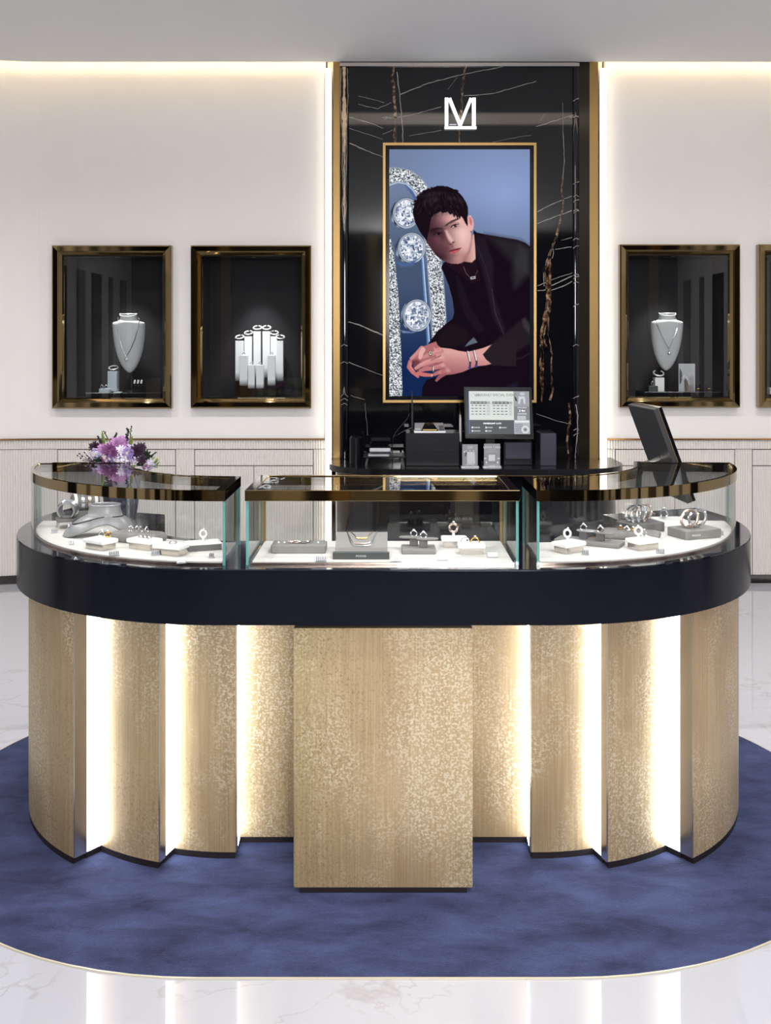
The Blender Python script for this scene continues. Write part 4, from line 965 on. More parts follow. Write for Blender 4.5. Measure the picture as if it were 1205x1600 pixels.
for k, (x0, x1, ty) in enumerate(((256, 370, 392), (388, 497, 330), (518, 625, 256), (650, 760, 256), (768, 862, 330), (856, 952, 392))):
    a, b = d2(x0, ty), d2(x1, 1235); yy = DY + .03 - .035 * (abs(k - 2.5) > 2)
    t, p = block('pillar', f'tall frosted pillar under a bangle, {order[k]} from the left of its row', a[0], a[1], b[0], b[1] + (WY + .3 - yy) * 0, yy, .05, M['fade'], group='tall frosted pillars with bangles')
    bangle('bangle', f'silver bangle on the {order[k]} tall frosted pillar from the left', p, .0265, .005, R(26), group='bangles on the frosted pillars', post=.008, yaw=R(-12 + 5 * k), a0=100, a1=440, m='white_gold')
for k, (x0, x1, ty) in enumerate(((318, 432, 604), (440, 536, 744), (558, 666, 744), (724, 834, 604))):
    a, b = d2(x0, ty), d2(x1, 1215)
    yy = WY + .07
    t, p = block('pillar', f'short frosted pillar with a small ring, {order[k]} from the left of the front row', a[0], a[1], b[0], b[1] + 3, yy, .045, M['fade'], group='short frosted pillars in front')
    ring('ring', f'small ring on the {order[k]} short frosted pillar from the left', p, .008, .0024, group='rings on the short frosted pillars', yaw=R(20))

# --- case 3
bust('necklace_bust', 'grey velvet bust in the wall case right of the marble column', 1041, 490.5, 501.5, 579, 13, 25)
chain('necklace', 'silver chain with a drop pendant on the bust right of the column', [(1023.5, 498, .04), (1028, 510, .07), (1034, 524, .078), (1040, 536, .08), (1045.5, 546, .08), (1052, 530, .078), (1057, 519, .072), (1059.5, 507, .06), (1057, 497, .035)], DY, .0022, (1046, 551, .078, .011, 'drop'))
t, p = block('display_block', 'white block under an open bangle in the wall case right of the column', 1024, 590, 1038.5, 615.5, DY - .06, .06, M['white_pad'])
bangle('bangle', 'open silver bangle on the white block right of the column', p, .032, .0052, R(32), a0=120, a1=410, post=.006, m='white_gold')
t, p = block('ring_box', 'small grey box with one ring, in front of the white block', 1014, 603, 1028.5, 617.2, DY - .1, .05, M['tray_green'])
ring('ring', 'ring standing on the small grey box right of the column', p + Vector((0, 0, 0)), .0105, .0026, yaw=R(25))
pc = thing('photo_card', 'upright grey photo card in the wall case right of the column', 'card', at(1074.5, 615.5, DY - .06))
a, b = at(1061.5, 568.5, DY - .06), at(1086.5, 615.5, DY - .06)
q = MB(); q.box(((a.x + b.x) / 2, DY - .05, (a.z + b.z) / 2), (b.x - a.x, .012, a.z - b.z)); q.build('board', M['white_plastic'], pc, True)
cc = Canvas(0, 0, 26, 47, 40, 70); cc.C[:] = (176, 178, 182)
cc.poly([(0, 6), (4, 12), (5, 20), (3, 30), (0, 32)], (70, 70, 76), 1); cc.poly([(8, 26), (11, 22), (14, 28), (16, 36), (14, 46), (9, 46)], (92, 82, 80), 1); cc.poly([(16, 22), (22, 18), (25, 24), (24, 34), (18, 32)], (150, 150, 156), 1.5); cc.poly([(14, 34), (24, 32), (26, 46), (14, 46)], (128, 118, 118), 2); cc.ell(10, 19, 1, 1, (20, 20, 24)); cc.stroke([(5, 22), (9, 18), (14, 24)], .8, (210, 210, 216))
cc.build('photo', print_mat('photo_print'), pc, (a.x + .002, DY - .0565, a.z - .002), (b.x - a.x - .004, 0, 0), (0, 0, b.z - a.z + .004))
t, p = block('price_tag', 'small white price tag on the plinth right of the column', 1091, 618.4, 1098, 621, DY - .1, .03, M['white_plastic'], cat='price tag', bev=.001)
t, p = block('display_block', 'pale block low in the wall case at the right edge', 1203.5, 606, 1216, 616, DY - .08, .05, M['white_pad'])
for k, (xx, yy, lb) in enumerate(((1091.5, 604, 'left'), (1108, 605.5, 'right'))):
    t, p = block('gold_earring_card', f'{lb} of two small cards with gold earrings, right of the photo card', xx - 3, yy - 3, xx + 3.5, 616.5, DY - .02, .02, M['black_top'], cat='card')
    for dz in (0, 1):
        q = MB(); q.box(Vector((0, -.014, .018 + dz * .02)), (.018, .006, .009), bev=.002); q.build('earring', M['gold'], t)

# ------------------------------------------------------------------ rug
XC = -.006
def stad(R_, a, yc, n=40, x0=XC):                  # full stadium outline, counter-clockwise
    P = []
    for k in range(n + 1): t = -math.pi / 2 + math.pi * k / n; P.append((x0 + a + R_ * math.cos(t), yc + R_ * math.sin(t)))
    for k in range(n + 1): t = math.pi / 2 + math.pi * k / n; P.append((x0 - a + R_ * math.cos(t), yc + R_ * math.sin(t)))
    return P
rug = thing('rug', 'navy blue velvet rug with rounded ends under the jewellery counter', 'rug', (XC, 3.464, 0))
q = MB(); q.prism(stad(1.036, .44, 3.464), .0003, .004); q.build('pile', M['rug'], rug, True)
q = MB(); q.band(stad(1.040, .44, 3.464), stad(1.036, .44, 3.464), .0003, .0042, closed=True); q.build('champagne_edge', M['rug_edge'], rug, True)
RZ = .004

# ------------------------------------------------------------------ the jewellery counter
CA, CYC = .452, 3.54                               # half length of its straight part, centre line
T0, T1 = .745, .896                                # underside and top of the slab
def arc(s, R_, p0, p1, n=24, a=CA):                # arc of one end; phi measured from straight-to-the-viewer outwards, s = -1 left / 1 right
    return [(XC + s * (a + R_ * math.sin(R(p0 + (p1 - p0) * k / n))), CYC - R_ * math.cos(R(p0 + (p1 - p0) * k / n))) for k in range(n + 1)]
def capsule(R_, phi, n=30, a=CA):
    return arc(-1, R_, phi, 0, n, a) + arc(1, R_, 0, phi, n, a)
ctr = thing('jewellery_counter', 'rounded island counter with a navy slab and stepped gold panels', 'counter', (XC, CYC, 0))
EPH = 112
q = MB()
o1, i1 = capsule(.77, EPH), capsule(.36, EPH)
q.band(o1, i1, T0, T1 - .004); sl_ = q.build('slab', M['navy'], ctr, True)
q = MB(); q.band(capsule(.7685, EPH), capsule(.3615, EPH), T1 - .004, T1); q.build('slab_top', M['navy_gloss'], ctr, True)
q = MB(); q.band(capsule(.715, EPH - 2), capsule(.40, EPH - 2), T0 - .014, T0); q.build('slab_underside', M['black'], ctr, True)
PB, PT = .023, T0 - .013
def fin(R_, p0, p1, s, th=.045):
    q = MB(); q.band(arc(s, R_, p0, p1), arc(s, R_ - th, p0, p1), PB, PT)
    fo = q.build('curved_panel', M['leaf'], ctr, True)
    q = MB(); q.band(arc(s, R_ - .0015, p0 + .2, p1), arc(s, R_ - th, p0 + .5, p1), RZ, PB); q.build('plinth', M['kick'], fo, True)
    return fo
def plate(R0, R1, phi, s, m, name, parent, th=.004, z0=PB, z1=PT, off=0.0):
    """upright plate in the step between two panels, at angle phi"""
    d = (s * math.sin(R(phi)), -math.cos(R(phi))); n_ = (-s * math.cos(R(phi)), -math.sin(R(phi)))   # n_ points to the middle of the counter
    A = (XC + s * CA + d[0] * R0 + n_[0] * off, CYC + d[1] * R0 + n_[1] * off); B_ = (XC + s * CA + d[0] * R1 + n_[0] * off, CYC + d[1] * R1 + n_[1] * off)
    p = [A, B_, (B_[0] + n_[0] * th, B_[1] + n_[1] * th), (A[0] + n_[0] * th, A[1] + n_[1] * th)]
    q = MB(); q.prism(p, z0, z1); return q.build(name, m, parent, True)
for s in (-1, 1):
    f1 = fin(.733, 37.2, EPH, s); f2 = fin(.638, 17.5, 40, s); f3 = fin(.551, -2.1, 20, s)
    plate(.7325, .690, 37.2, s, M['steel'], 'end_plate', f1, .005); plate(.6375, .605, 17.5, s, M['steel'], 'end_plate', f2, .005); plate(.5505, .515, -2.1, s, M['steel'], 'end_plate', f3, .003)
    for (R0, R1, ph) in ((.689, .636, 37.6), (.604, .549, 18.0), (.512, .468, -1.8)):
        lp = plate(R0, R1, ph, s, M['led_cool'], 'light_strip', ctr, .006)
        plate(R0, R1 - .02, ph, s, M['kick'], 'plinth', lp, .004, RZ, PB)
    q = MB(); x0, x1 = sorted((XC + s * .22, XC + s * .462)); q.box(((x0 + x1) / 2, 3.105, (PB + PT) / 2), (x1 - x0, .045, PT - PB)); fo = q.build('flat_panel', M['leaf'], ctr, True)
    q = MB(); q.box(((x0 + x1) / 2, 3.11, (RZ + PB) / 2), (x1 - x0, .045, PB - RZ)); q.build('plinth', M['kick'], fo, True)
q = MB(); q.band(capsule(.43, EPH - 3), capsule(.40, EPH - 3), RZ, T0 - .014); q.build('inner_wall', M['kick'], ctr, True)
for s in (-1, 1):                                  # closing boards at the two open ends
    d = (s * math.sin(R(EPH)), -math.cos(R(EPH))); A = [(XC + s * CA + d[0] * r_, CYC + d[1] * r_) for r_ in (.733, .40)]
    e = (s * math.cos(R(EPH)) * .02, math.sin(R(EPH)) * .02)
    q = MB(); q.prism([A[0], A[1], (A[1][0] - e[0], A[1][1] - e[1]), (A[0][0] - e[0], A[0][1] - e[1])], RZ, T0 - .014); q.build('end_board', M['kick'], ctr, True)
q = MB(); q.box((XC - .0005, 2.953, (.0185 + .729) / 2), (.490, .304, .7105), bev=.002); cp = q.build('centre_panel', M['leaf'], ctr, True)
q = MB(); q.box((XC, 2.949, (RZ + .0185) / 2), (.458, .292, .0185 - RZ)); q.build('plinth', M['kick'], cp, True)
q = MB(); q.box((XC, 2.97, .736), (.48, .3, .016)); q.build('shadow_gap', M['black'], cp, True)

# ------------------------------------------------------------------ glass showcases on the counter
G0, G1 = T1, 1.104                                 # foot and top of the cases
FT = .030                                          # height of the brass top frame
GR0, GR1 = .728, .418                              # outer and inner radius of the curved cases
DK = T1 + .009                                     # level of the linen deck inside
def pane(parent, P, th, z0, z1, edges=(True, True), name='glass_pane'):
    """upright glass following a plan curve P (list of points); thickness to its right-hand side"""
    n = len(P); q = MB(); O = []; I = []
    for i in range(n):
        a, b = P[max(0, i - 1)], P[min(n - 1, i + 1)]; dx, dy = b[0] - a[0], b[1] - a[1]; l = math.hypot(dx, dy)
        O.append(P[i]); I.append((P[i][0] - dy / l * th, P[i][1] + dx / l * th))
    q.add([(*p, z0) for p in O] + [(*p, z1) for p in O], [(i, i + 1, n + i + 1, n + i) for i in range(n - 1)], 0, n > 2)
    q.add([(*p, z0) for p in I] + [(*p, z1) for p in I], [(i + 1, i, n + i, n + i + 1) for i in range(n - 1)], 0, n > 2)
    for k in (0, n - 1): q.add([(*O[k], z0), (*O[k], z1), (*I[k], z1), (*I[k], z0)], [(0, 1, 2, 3)], 1)
    return q.build(name, [M['glass'], M['edge']], parent, True)
def level_glass(parent, O, I, z, th=.006):
    q = MB(); q.band(O, I, z - th, z); return q.build('glass_top', [M['glass']], parent, True)
# middle case
mx0, mx1, my0, my1 = -.387, .370, 2.814, 3.150
mid = thing('glass_showcase', 'straight glass showcase in the middle of the counter', 'showcase', ((mx0 + mx1) / 2, (my0 + my1) / 2, T1))
FW = .022
for nm, x0, x1, y0, y1 in (('f', mx0, mx1, my0, my0 + .012), ('b', mx0, mx1, my1 - .012, my1), ('l', mx0, mx0 + FW + .006, my0 + .012, my1 - .012), ('r', mx1 - FW - .006, mx1, my0 + .012, my1 - .012)):
    q = MB(); q.box(((x0 + x1) / 2, (y0 + y1) / 2, G1 - FT / 2), (x1 - x0, y1 - y0, FT), bev=.0012); q.build('frame_bar', M['mirror_gold'], mid, True)
q = MB(); q.box(((mx0 + mx1) / 2, (my0 + my1) / 2, G1 - .006), (mx1 - mx0 - .056, my1 - my0 - .024, .006)); q.build('glass_top', M['glass'], mid, True)
g = .003
pane(mid, [(mx0 + g, my0 + g), (mx1 - g, my0 + g)], .006, G0, G1 - FT)
pane(mid, [(mx1 - g, my1 - g), (mx0 + g, my1 - g)], .006, G0, G1 - FT)
pane(mid, [(mx0 + g, my1 - g - .007), (mx0 + g, my0 + g + .007)], .007, G0, G1 - FT)
pane(mid, [(mx1 - g, my0 + g + .007), (mx1 - g, my1 - g - .007)], .007, G0, G1 - FT)
for x, y in ((mx0 + .016, my1 - .016), (mx1 - .016, my1 - .016)):
    q = MB(); q.box((x, y, (G0 + G1 - FT) / 2), (.008, .008, G1 - FT - G0)); q.build('corner_post', M['gold_trim'], mid, True)
q = MB(); q.box(((mx0 + mx1) / 2, (my0 + my1) / 2, (T1 + DK) / 2), (mx1 - mx0 - .036, my1 - my0 - .036, DK - T1), bev=.002); q.build('linen_deck', M['deck'], mid, True)
q = MB(); q.box(((mx0 + mx1) / 2, my0 + .0135, T1 + .0035), (mx1 - mx0 - .03, .005, .006)); q.build('rose_edge', M['rose'], mid, True)
def strip_lamp(x, y, rz, ln, pw, parent):
    q = MB(); q.box((0, 0, 0), (ln, .006, .004), Matrix.Rotation(rz, 3, 'Z')); q.v = [(v[0] + x, v[1] + y, v[2] + G1 - FT + .004) for v in q.v]; q.build('lamp_strip', M['steel'], parent, True)
    d = bpy.data.lights.new('case_lamp', 'AREA'); d.shape = 'RECTANGLE'; d.size = ln; d.size_y = .008; d.energy = pw; d.color = (1, .97, .93)
    o = bpy.data.objects.new('case_lamp', d); COL.objects.link(o); o.location = (x, y, G1 - FT); o.rotation_euler = (R(14) * math.cos(0), 0, rz)
strip_lamp((mx0 + mx1) / 2, my0 + .02, 0, .66, .55, mid)
# curved cases
PHE = 86.0
side = {}
for s, lab in ((-1, 'curved glass showcase on the left end of the counter, before the flowers'), (1, 'curved glass showcase on the right end of the counter, before the black monitor')):
    xa = abs(XC + s * CA)                          # the flat end stands at |x| = .44 / .415
    xe = -.441 if s < 0 else .4165
    ce_ = XC + s * CA
    def curve_(R_, n=26):
        P = [(xe, CYC - R_)]
        P += [p for p in arc(s, R_, 1.5, PHE, n)]
        return P
    t = thing('glass_showcase', lab, 'showcase', (ce_ + s * .4, CYC - .4, T1)); side[s] = t
    O, I = curve_(GR0), curve_(GR1)
    fo, fi = curve_(GR0 - .012), curve_(GR1 + .012)
    q = MB(); q.band(O, fo, G1 - FT, G1); q.build('front_frame', M['mirror_gold'], t, True)
    q = MB(); q.band(fi, I, G1 - FT, G1); q.build('back_frame', M['mirror_gold'], t, True)
    for nm, k in (('inner', 0), ('outer', -1)):
        A, B_ = fo[k], fi[k]; dx, dy = B_[0] - A[0], B_[1] - A[1]; l = math.hypot(dx, dy); w_ = .026
        if k == 0: off = (s * w_, 0)
        else:
            off = (-dy / l * w_, dx / l * w_)
            if (off[0] * s > 0 and False) or off[1] > 0: off = (-off[0], -off[1])
        q = MB(); q.prism([A, B_, (B_[0] + off[0], B_[1] + off[1]), (A[0] + off[0], A[1] + off[1])], G1 - FT, G1); q.build('end_frame', M['mirror_gold'], t, True)
    level_glass(t, curve_(GR0 - .0125), curve_(GR1 + .0125), G1 - .002)
    Pg = curve_(GR0 - .003); Pi = curve_(GR1 + .003); sg = 1 if s > 0 else -1
    pane(t, Pg if s > 0 else Pg[::-1], .006, G0, G1 - FT)
    pane(t, Pi[::-1] if s > 0 else Pi, .006, G0, G1 - FT)
    e0 = [(xe + s * .001, CYC - GR0 + .011), (xe + s * .001, CYC - GR1 - .011)]
    pane(t, e0[::-1] if s > 0 else e0, .007, G0, G1 - FT)
    A, B_ = Pg[-1], Pi[-1]; u_ = Vector((B_[0] - A[0], B_[1] - A[1])).normalized()
    e1 = [(A[0] + u_.x * .009, A[1] + u_.y * .009), (B_[0] - u_.x * .009, B_[1] - u_.y * .009)]
    pane(t, e1 if s > 0 else e1[::-1], .007, G0, G1 - FT)
    for x, y in ((xe + s * .014, CYC - GR1 - .016),):
        q = MB(); q.box((x, y, (G0 + G1 - FT) / 2), (.008, .008, G1 - FT - G0)); q.build('corner_post', M['gold_trim'], t, True)
    q = MB(); a_, b_ = curve_(GR0 - .018), curve_(GR1 + .016)
    a_[0] = (xe + s * .012, a_[0][1]); b_[0] = (xe + s * .012, b_[0][1]); q.band(a_, b_, T1, DK, smooth=False); q.build('linen_deck', M['deck'], t, True)
    q = MB(); q.band(curve_(GR0 - .012), curve_(GR0 - .017), T1 + .0005, T1 + .006); q.build('rose_edge', M['rose'], t, True)
    for ph in (12, 36, 62):
        rr = GR0 - .022; x, y = ce_ + s * rr * math.sin(R(ph)), CYC - rr * math.cos(R(ph)); strip_lamp(x, y, s * R(ph), .26, .25, t)

# ------------------------------------------------------------------ pieces shown inside the cases
def foot(px, py): return onz(px, py, DK)
def pad_box(label, px, py, wd, dp, rz, top='white_pad', body='steel', hb=.018, ht=.012, over=.006, group=None):
    c = foot(px, py); t = thing('pad_box', label, 'display box', c, rz, group)
    q = MB(); q.box((0, 0, hb / 2), (wd - over * 2, dp - over * 2, hb), bev=.001); q.build('box_base', M[body], t)
    q = MB(); q.box((0, 0, hb + ht / 2), (wd, dp, ht), bev=.003); q.build('pad', M[top], t)
    return c, hb + ht, rz
def local(c, rz, x, y, z): v = Matrix.Rotation(rz, 3, 'Z') @ Vector((x, y, z)); return c + v
def ring_clip(label, c, s=.0125, rz=0.0, kind='acrylic', lean=0.0):
    """flat paddle ring holder: short stem and an oval loop carrying a ring"""
    t = thing('ring_holder', label, 'ring holder', c, rz)
    q = MB(); q.tube([(0, 0, 0), (0, 0, s * .6)], s * .22, 8); q.build('stem', M['white_pad'], t)
    q = MB(); q.torus((0, 0, s * 1.35), s * .64, s * .2, Matrix.Rotation(R(78), 3, 'X'), 20, 8); q.build('loop', M['white_pad' if kind == 'acrylic' else kind], t)
    q = MB(); q.lathe([(0, 0), (s * .22, s * .1), (s * .12, s * .25), (0, s * .28)], (0, -s * .25, s * 2.2), 8); q.build('stone', M['gem'], t)
    return t
def paddle(label, c, rz, m='grey_fabric', flip=1):
    """low ring stand: a small drum with an oval leaf on top"""
    t = thing('ring_stand', label, 'ring stand', c, rz)
    q = MB(); q.box((0, 0, .011), (.024, .016, .022), bev=.002); q.build('drum', M['grey_dark'], t)
    q = MB(); q.lathe([(.0, 0), (.92, 0), (1, .5), (.92, 1), (0, 1)], (0, 0, 0), 22, Matrix.Translation((flip * .011, 0, .022)).to_3x3() @ Matrix.Diagonal((.033, .014, .005)))
    q.v = [(v[0] + flip * .011, v[1], v[2] + .0225) for v in q.v]; q.build('oval_leaf', M[m], t)
    q = MB(); q.torus((0, 0, .034), .009, .0022, Matrix.Rotation(R(82), 3, 'X'), 16, 6); rr = q.build('ring', M['silver'], t)
    q = MB(); q.lathe([(0, 0), (.004, .002), (.0025, .005), (0, .0055)], (0, 0, .043), 8); q.build('stone', M['gem'], rr)
    return t
def price(label, px, py, rz=0.0, n=6):
    c = foot(px, py); t = thing('price_tag', label, 'price tag', c, rz)
    q = MB(); q.box((0, 0, .0015), (.008 * n * .62, .01, .003)); q.build('rail', M['silver_plastic'], t)
    q = MB()
    for k in range(n):
        x = (k - (n - 1) / 2) * .0048
        q.box((x, -.001, .0085), (.0034, .0022, .011), Matrix.Rotation(R(-14), 3, 'X'))
    o = q.build('digit_row', M['silver_plastic'], t); o['kind'] = 'stuff'
    q = MB()
    for k in range(n):
        x = (k - (n - 1) / 2) * .0048
        q.box((x, -.0024, .0085), (.0012, .0006, .007), Matrix.Rotation(R(-14), 3, 'X'))
    o = q.build('digit_ink', M['tag_ink'], t); o['kind'] = 'stuff'
    return t
def slab_box(name, label, px, py, wd, dp, h, rz, m, bev=.003, cat='display tray', group=None):
    c = foot(px, py); t = thing(name, label, cat, c, rz, group)
    q = MB(); q.box((0, 0, h / 2), (wd, dp, h), bev=bev); q.build('body', M[m], t)
    return t, c
def front_print(t, body_text, size, y, z, x=0.0, rz=None):
    text(body_text, size, M['white_print'], Matrix.Translation((x, y, z)) @ UP, 'lettering', t, .0003, world=False)

# middle case
t, c = slab_box('bracelet_tray', 'flat grey suede tray with two chains, left in the middle showcase', 468, 861, .158, .075, .024, 0, 'grey_fabric')
for k, (dx, m) in enumerate(((-.01, 'rose'), (.014, 'silver'))):
    tt = thing('bracelet', ('rose gold', 'silver')[k] + ' chain bracelet coiled on the flat grey suede tray', 'bracelet', c + Vector((dx, -.002, .024)))
    q = MB(); q.tube([(.022 * math.cos(a) * (1 + .15 * math.sin(3 * a)), .012 * math.sin(a), .003 + .001 * math.sin(5 * a)) for a in [2 * math.pi * i / 28 for i in range(28)]], .0022, 6, closed=True); q.build('chain', M[m], tt)
for k, dx in enumerate((-.06, -.043, .055)):
    tt = thing('ear_stud', ('first', 'second', 'third')[k] + ' tiny pearl stud from the left on the flat grey tray', 'earring', c + Vector((dx, -.008, .024)), 0, 'pearl studs on the flat grey tray'); q = MB(); q.lathe([(0, 0), (.0022, .0008), (.0028, .003), (.0018, .005), (0, .0056)], (0, 0, 0), 8); q.build('pearl', M['white_pad'], tt)
price('small price tag in front of the flat grey tray with chains', 502, 877)
# sloping necklace board
c = foot(565, 868); nb = thing('necklace_board', 'sloping grey board with three fine chains in the middle showcase', 'necklace stand', c)
q = MB(); q.box((0, -.045, .0095), (.158, .02, .019), bev=.001); bs = q.build('front_plinth', M['tray_green'], nb)
front_print(nb, 'MOOOA', .0075, -.0555, .0095)
q = MB(); q.add([(-.074, -.036, .017), (.074, -.036, .017), (.074, .05, .058), (-.074, .05, .058), (-.074, -.036, 0), (.074, -.036, 0), (.074, .06, 0), (-.074, .06, 0)], [(0, 1, 2, 3), (0, 4, 5, 1), (1, 5, 6, 2), (2, 6, 7, 3), (3, 7, 4, 0), (4, 7, 6, 5)]); q.build('sloping_board', M['grey_fabric'], nb)
def onb(x, v, h=.0016):                            # point on the sloping board
    return Vector((x, -.036 + .086 * v, .017 + .041 * v + h))
for k, (x0, x1, v, m, hang) in enumerate(((.030, .014, .66, 'gold', 'upper'), (.042, .020, .40, 'rose', 'middle'), (.042, .024, .30, 'silver', 'lowest'))):
    tt = thing('necklace', f'{hang} fine {("gold", "rose gold", "silver")[k]} bar necklace on the sloping grey board', 'necklace', c)
    q = MB(); q.tube([onb(-x0 - .002, .99), onb(-x0, .95), onb(-x0 + (x0 - x1) * .6, v + .15), onb(-x1, v), onb(x1, v), onb(x0 - (x0 - x1) * .6, v + .15), onb(x0, .95), onb(x0 + .002, .99)], .0011, 5); q.build('chain', M[m if m != 'rose' else 'silver'], tt)
    q = MB(); q.tube([onb(-x1, v, .002), onb(-x1 * .4, v - .02, .0024), onb(x1 * .4, v - .02, .0024), onb(x1, v, .002)], .0022, 6); q.build('bar_pendant', M[m], tt)
price('small price tag right of the sloping necklace board', 619, 878)
t, c = slab_box('ring_tray', 'flat square grey block with two oval ring stands in the middle showcase', 654, 862, .098, .082, .014, 0, 'grey_fabric')
paddle('ring stand with its oval leaf to the left on the flat square grey block', local(c, 0, -.013, .018, .014), 0, 'grey_fabric', -1)
paddle('ring stand with its oval leaf to the right on the flat square grey block', local(c, 0, .014, -.008, .014), 0, 'grey_fabric', 1)
price('small price tag right of the flat square grey block', 692, 876)
c, h, rz = pad_box('white pad box under a copper ring, right in the middle showcase', 709, 854, .074, .045, 0)
ring_clip('ring holder with a copper ring on the left white pad box', local(c, rz, 0, .006, h), .0185, 0, 'rose')
c, h, rz = pad_box('white pad box with two half-sunk rings, rightmost in the middle showcase', 736.5, 865, .078, .052, 0)
for k, (dx, m) in enumerate(((-.016, 'silver'), (.012, 'gold'))): ring('ring', ('left', 'right')[k] + ' one of two rings half sunk in the rightmost white pad box', local(c, rz, dx, .004 + .006 * k, h - .013), .0125, .0022, m, R(-20))
price('small price tag at the right end of the middle showcase', 770, 871)

# left case: lying collar bust, cuff pillow on a table, grey cushion, pad boxes
cb = Vector((-.885, 3.235, DK)); bu = thing('collar_bust', 'low grey leather collar bust tilted to the left in the left showcase', 'bust', cb)
nA, nV = 44, 12; P = []
for i in range(nA):
    th = 2 * math.pi * i / nA; row = []
    kx_ = math.cos(th); ky_ = math.sin(th)
    left = max(0, math.cos(th - R(205))) ** 1.5; right = max(0, math.cos(th - R(335))) ** 2.2; back = max(0, math.cos(th - R(95))) ** 1.5
    ext = .012 + .062 * left + .026 * right + .004 * back
    low = .001 + .064 * (1 - left - .72 * right) * (1 - .5 * back) if (left + .72 * right) < 1 else .001
    low = max(.001, low)
    for j in range(nV):
        v = j / (nV - 1)
        if v < .3:
            f = v / .3; r_ = .046 + .004 * f ** 2 * 2; z = .096 - .034 * f
        else:
            f = (v - .3) / .7; r_ = .054 + (ext - .0) * (1 - (1 - f) ** 1.35) * .95; z = .062 + (low - .062) * (f ** 1.25)
        row.append((kx_ * r_ * (1.08 if kx_ < 0 else 1.0), ky_ * r_ * .78, z))
    P.append(row)
q = MB(); q.grid(P, closed_u=True)
q.grid([[(p[0] * .93, p[1] * .93, p[2] - .003) for p in row] for row in P], closed_u=True)
q.grid([[row[0], (row[0][0] * .93, row[0][1] * .93, row[0][2] - .003)] for row in P], closed_u=True)
q.grid([[row[-1], (row[-1][0] * .93, row[-1][1] * .93, row[-1][2] - .003)] for row in P], closed_u=True)
q.build('collar', M['bust_grey'], bu)
q = MB(); q.torus((0, 0, .0955), .0455, .0022, None, 36, 6, sy=.80); q.build('neck_rim', M['silver_plastic'], bu)
cn = thing('necklace', 'fine dark chain with a pendant around the grey collar bust', 'necklace', cb)
pts = []
for i in range(37):
    th = R(-60 + 340 * i / 36); j = 4 + 3 * max(0, math.cos(th - R(205))) ** 2
    k = int(i_) if False else int(round((th % (2 * math.pi)) / (2 * math.pi) * nA)) % nA
    a = P[k][int(j)]; b = P[k][min(nV - 1, int(j) + 1)]; f = j - int(j); pts.append(Vector([a[n] + (b[n] - a[n]) * f for n in range(3)]) * 1.012 + Vector((0, 0, .0015)))
q = MB(); q.tube(pts, .0016, 6); q.build('chain', M['char'], cn)
k = int(round(R(205) / (2 * math.pi) * nA)); a = Vector(P[k][8]); q = MB(); q.lathe([(0, -.008), (.004, -.002), (.003, .004), (0, .008)], a * 1.02 + Vector((0, -.002, .003)), 8); q.build('pendant', M['silver'], cn)

def table_at(label, c, rz, wd, dp, ht):
    t = thing('display_table', label, 'display stand', c, rz); q = MB(); q.box((0, 0, ht - .005), (wd, dp, .01), bev=.002); q.build('tabletop', M['grey_dark'], t)
    for sx in (-1, 1):
        for sy in (-1, 1): q = MB(); q.box((sx * (wd / 2 - .005), sy * (dp / 2 - .005), (ht - .01) / 2), (.004, .004, ht - .01)); q.build('leg', M['steel'], t)
    q = MB(); q.box((0, -dp / 2 + .003, .002), (wd, .004, .004)); q.box((0, dp / 2 - .003, .002), (wd, .004, .004)); q.build('foot_rail', M['steel'], t)
    return t
tc = foot(103, 827); tc.y += .02; trz = R(24)
table_at('small grey table on wire legs holding a cuff pillow, left showcase', tc, trz, .072, .06, .034)
cp_ = thing('cuff_pillow', 'curved grey cuff pillow with three bangles on the small wire-legged table', 'display stand', tc + Vector((0, 0, .034)), trz + R(-20))
q = MB(); Pc = []
for i in range(22):
    a = R(-50 + 280 * i / 21); Pc.append([(.028 * math.cos(a) * f, y, .026 + .026 * math.sin(a) * f) for (f, y) in ((.86, -.03), (1, -.03), (1.04, -.015), (1.04, .015), (1, .03), (.86, .03), (.86, -.03))])
q.grid(Pc); q.build('pillow_shell', M['bust_grey'], cp_)
q = MB(); q.box((0, 0, .005), (.034, .03, .01), bev=.002); q.build('pillow_foot', M['grey_dark'], cp_)
for k in range(3):
    tt = thing('bangle', ('front', 'middle', 'rear')[k] + ' one of three slim bangles around the curved cuff pillow', 'bracelet', tc + Vector((0, 0, .034)), trz + R(-20), 'bangles on the cuff pillow'); q = MB(); q.torus((0, -.016 + .016 * k, .026), .0305, .0022, Matrix.Rotation(R(90), 3, 'X'), 26, 6, a0=-30, a1=210); q.build('hoop', M['silver'], tt)
t, c = slab_box('display_block', 'grey block behind the collar bust under the striped watch roll', 133, 817, .07, .06, .045, R(20), 'grey_dark', cat='display block')
wr = thing('bracelet_roll', 'round pillow wrapped in pale bands on the grey block, left showcase', 'display stand', c + Vector((0, 0, .045)), R(-62))
q = MB(); q.lathe([(.02, -.045), (.026, -.04), (.027, .04), (.02, .045)], (0, 0, .028), 22, Matrix.Rotation(R(90), 3, 'X')); q.build('roll', M['grey_fabric'], wr)
for k in range(4):
    tt = thing('bracelet', ('first', 'second', 'third', 'last')[k] + ' pale band bracelet along the round pillow roll', 'bracelet', c + Vector((0, 0, .045)), R(-62), 'bands on the round pillow roll'); q = MB(); y = -.034 + .022 * k
    q.band([(.0295 * math.cos(R(a)), .0295 * math.sin(R(a))) for a in range(0, 360, 15)], [(.0275 * math.cos(R(a)), .0275 * math.sin(R(a))) for a in range(0, 360, 15)], -.005, .005, closed=True); Mr = Matrix.Rotation(R(90), 3, 'X'); q.v = [tuple((Mr @ Vector(v)) + Vector((0, y, .028))) for v in q.v]; q.build('band', M[('white_pad', 'silver', 'rose', 'white_pad')[k]], tt)
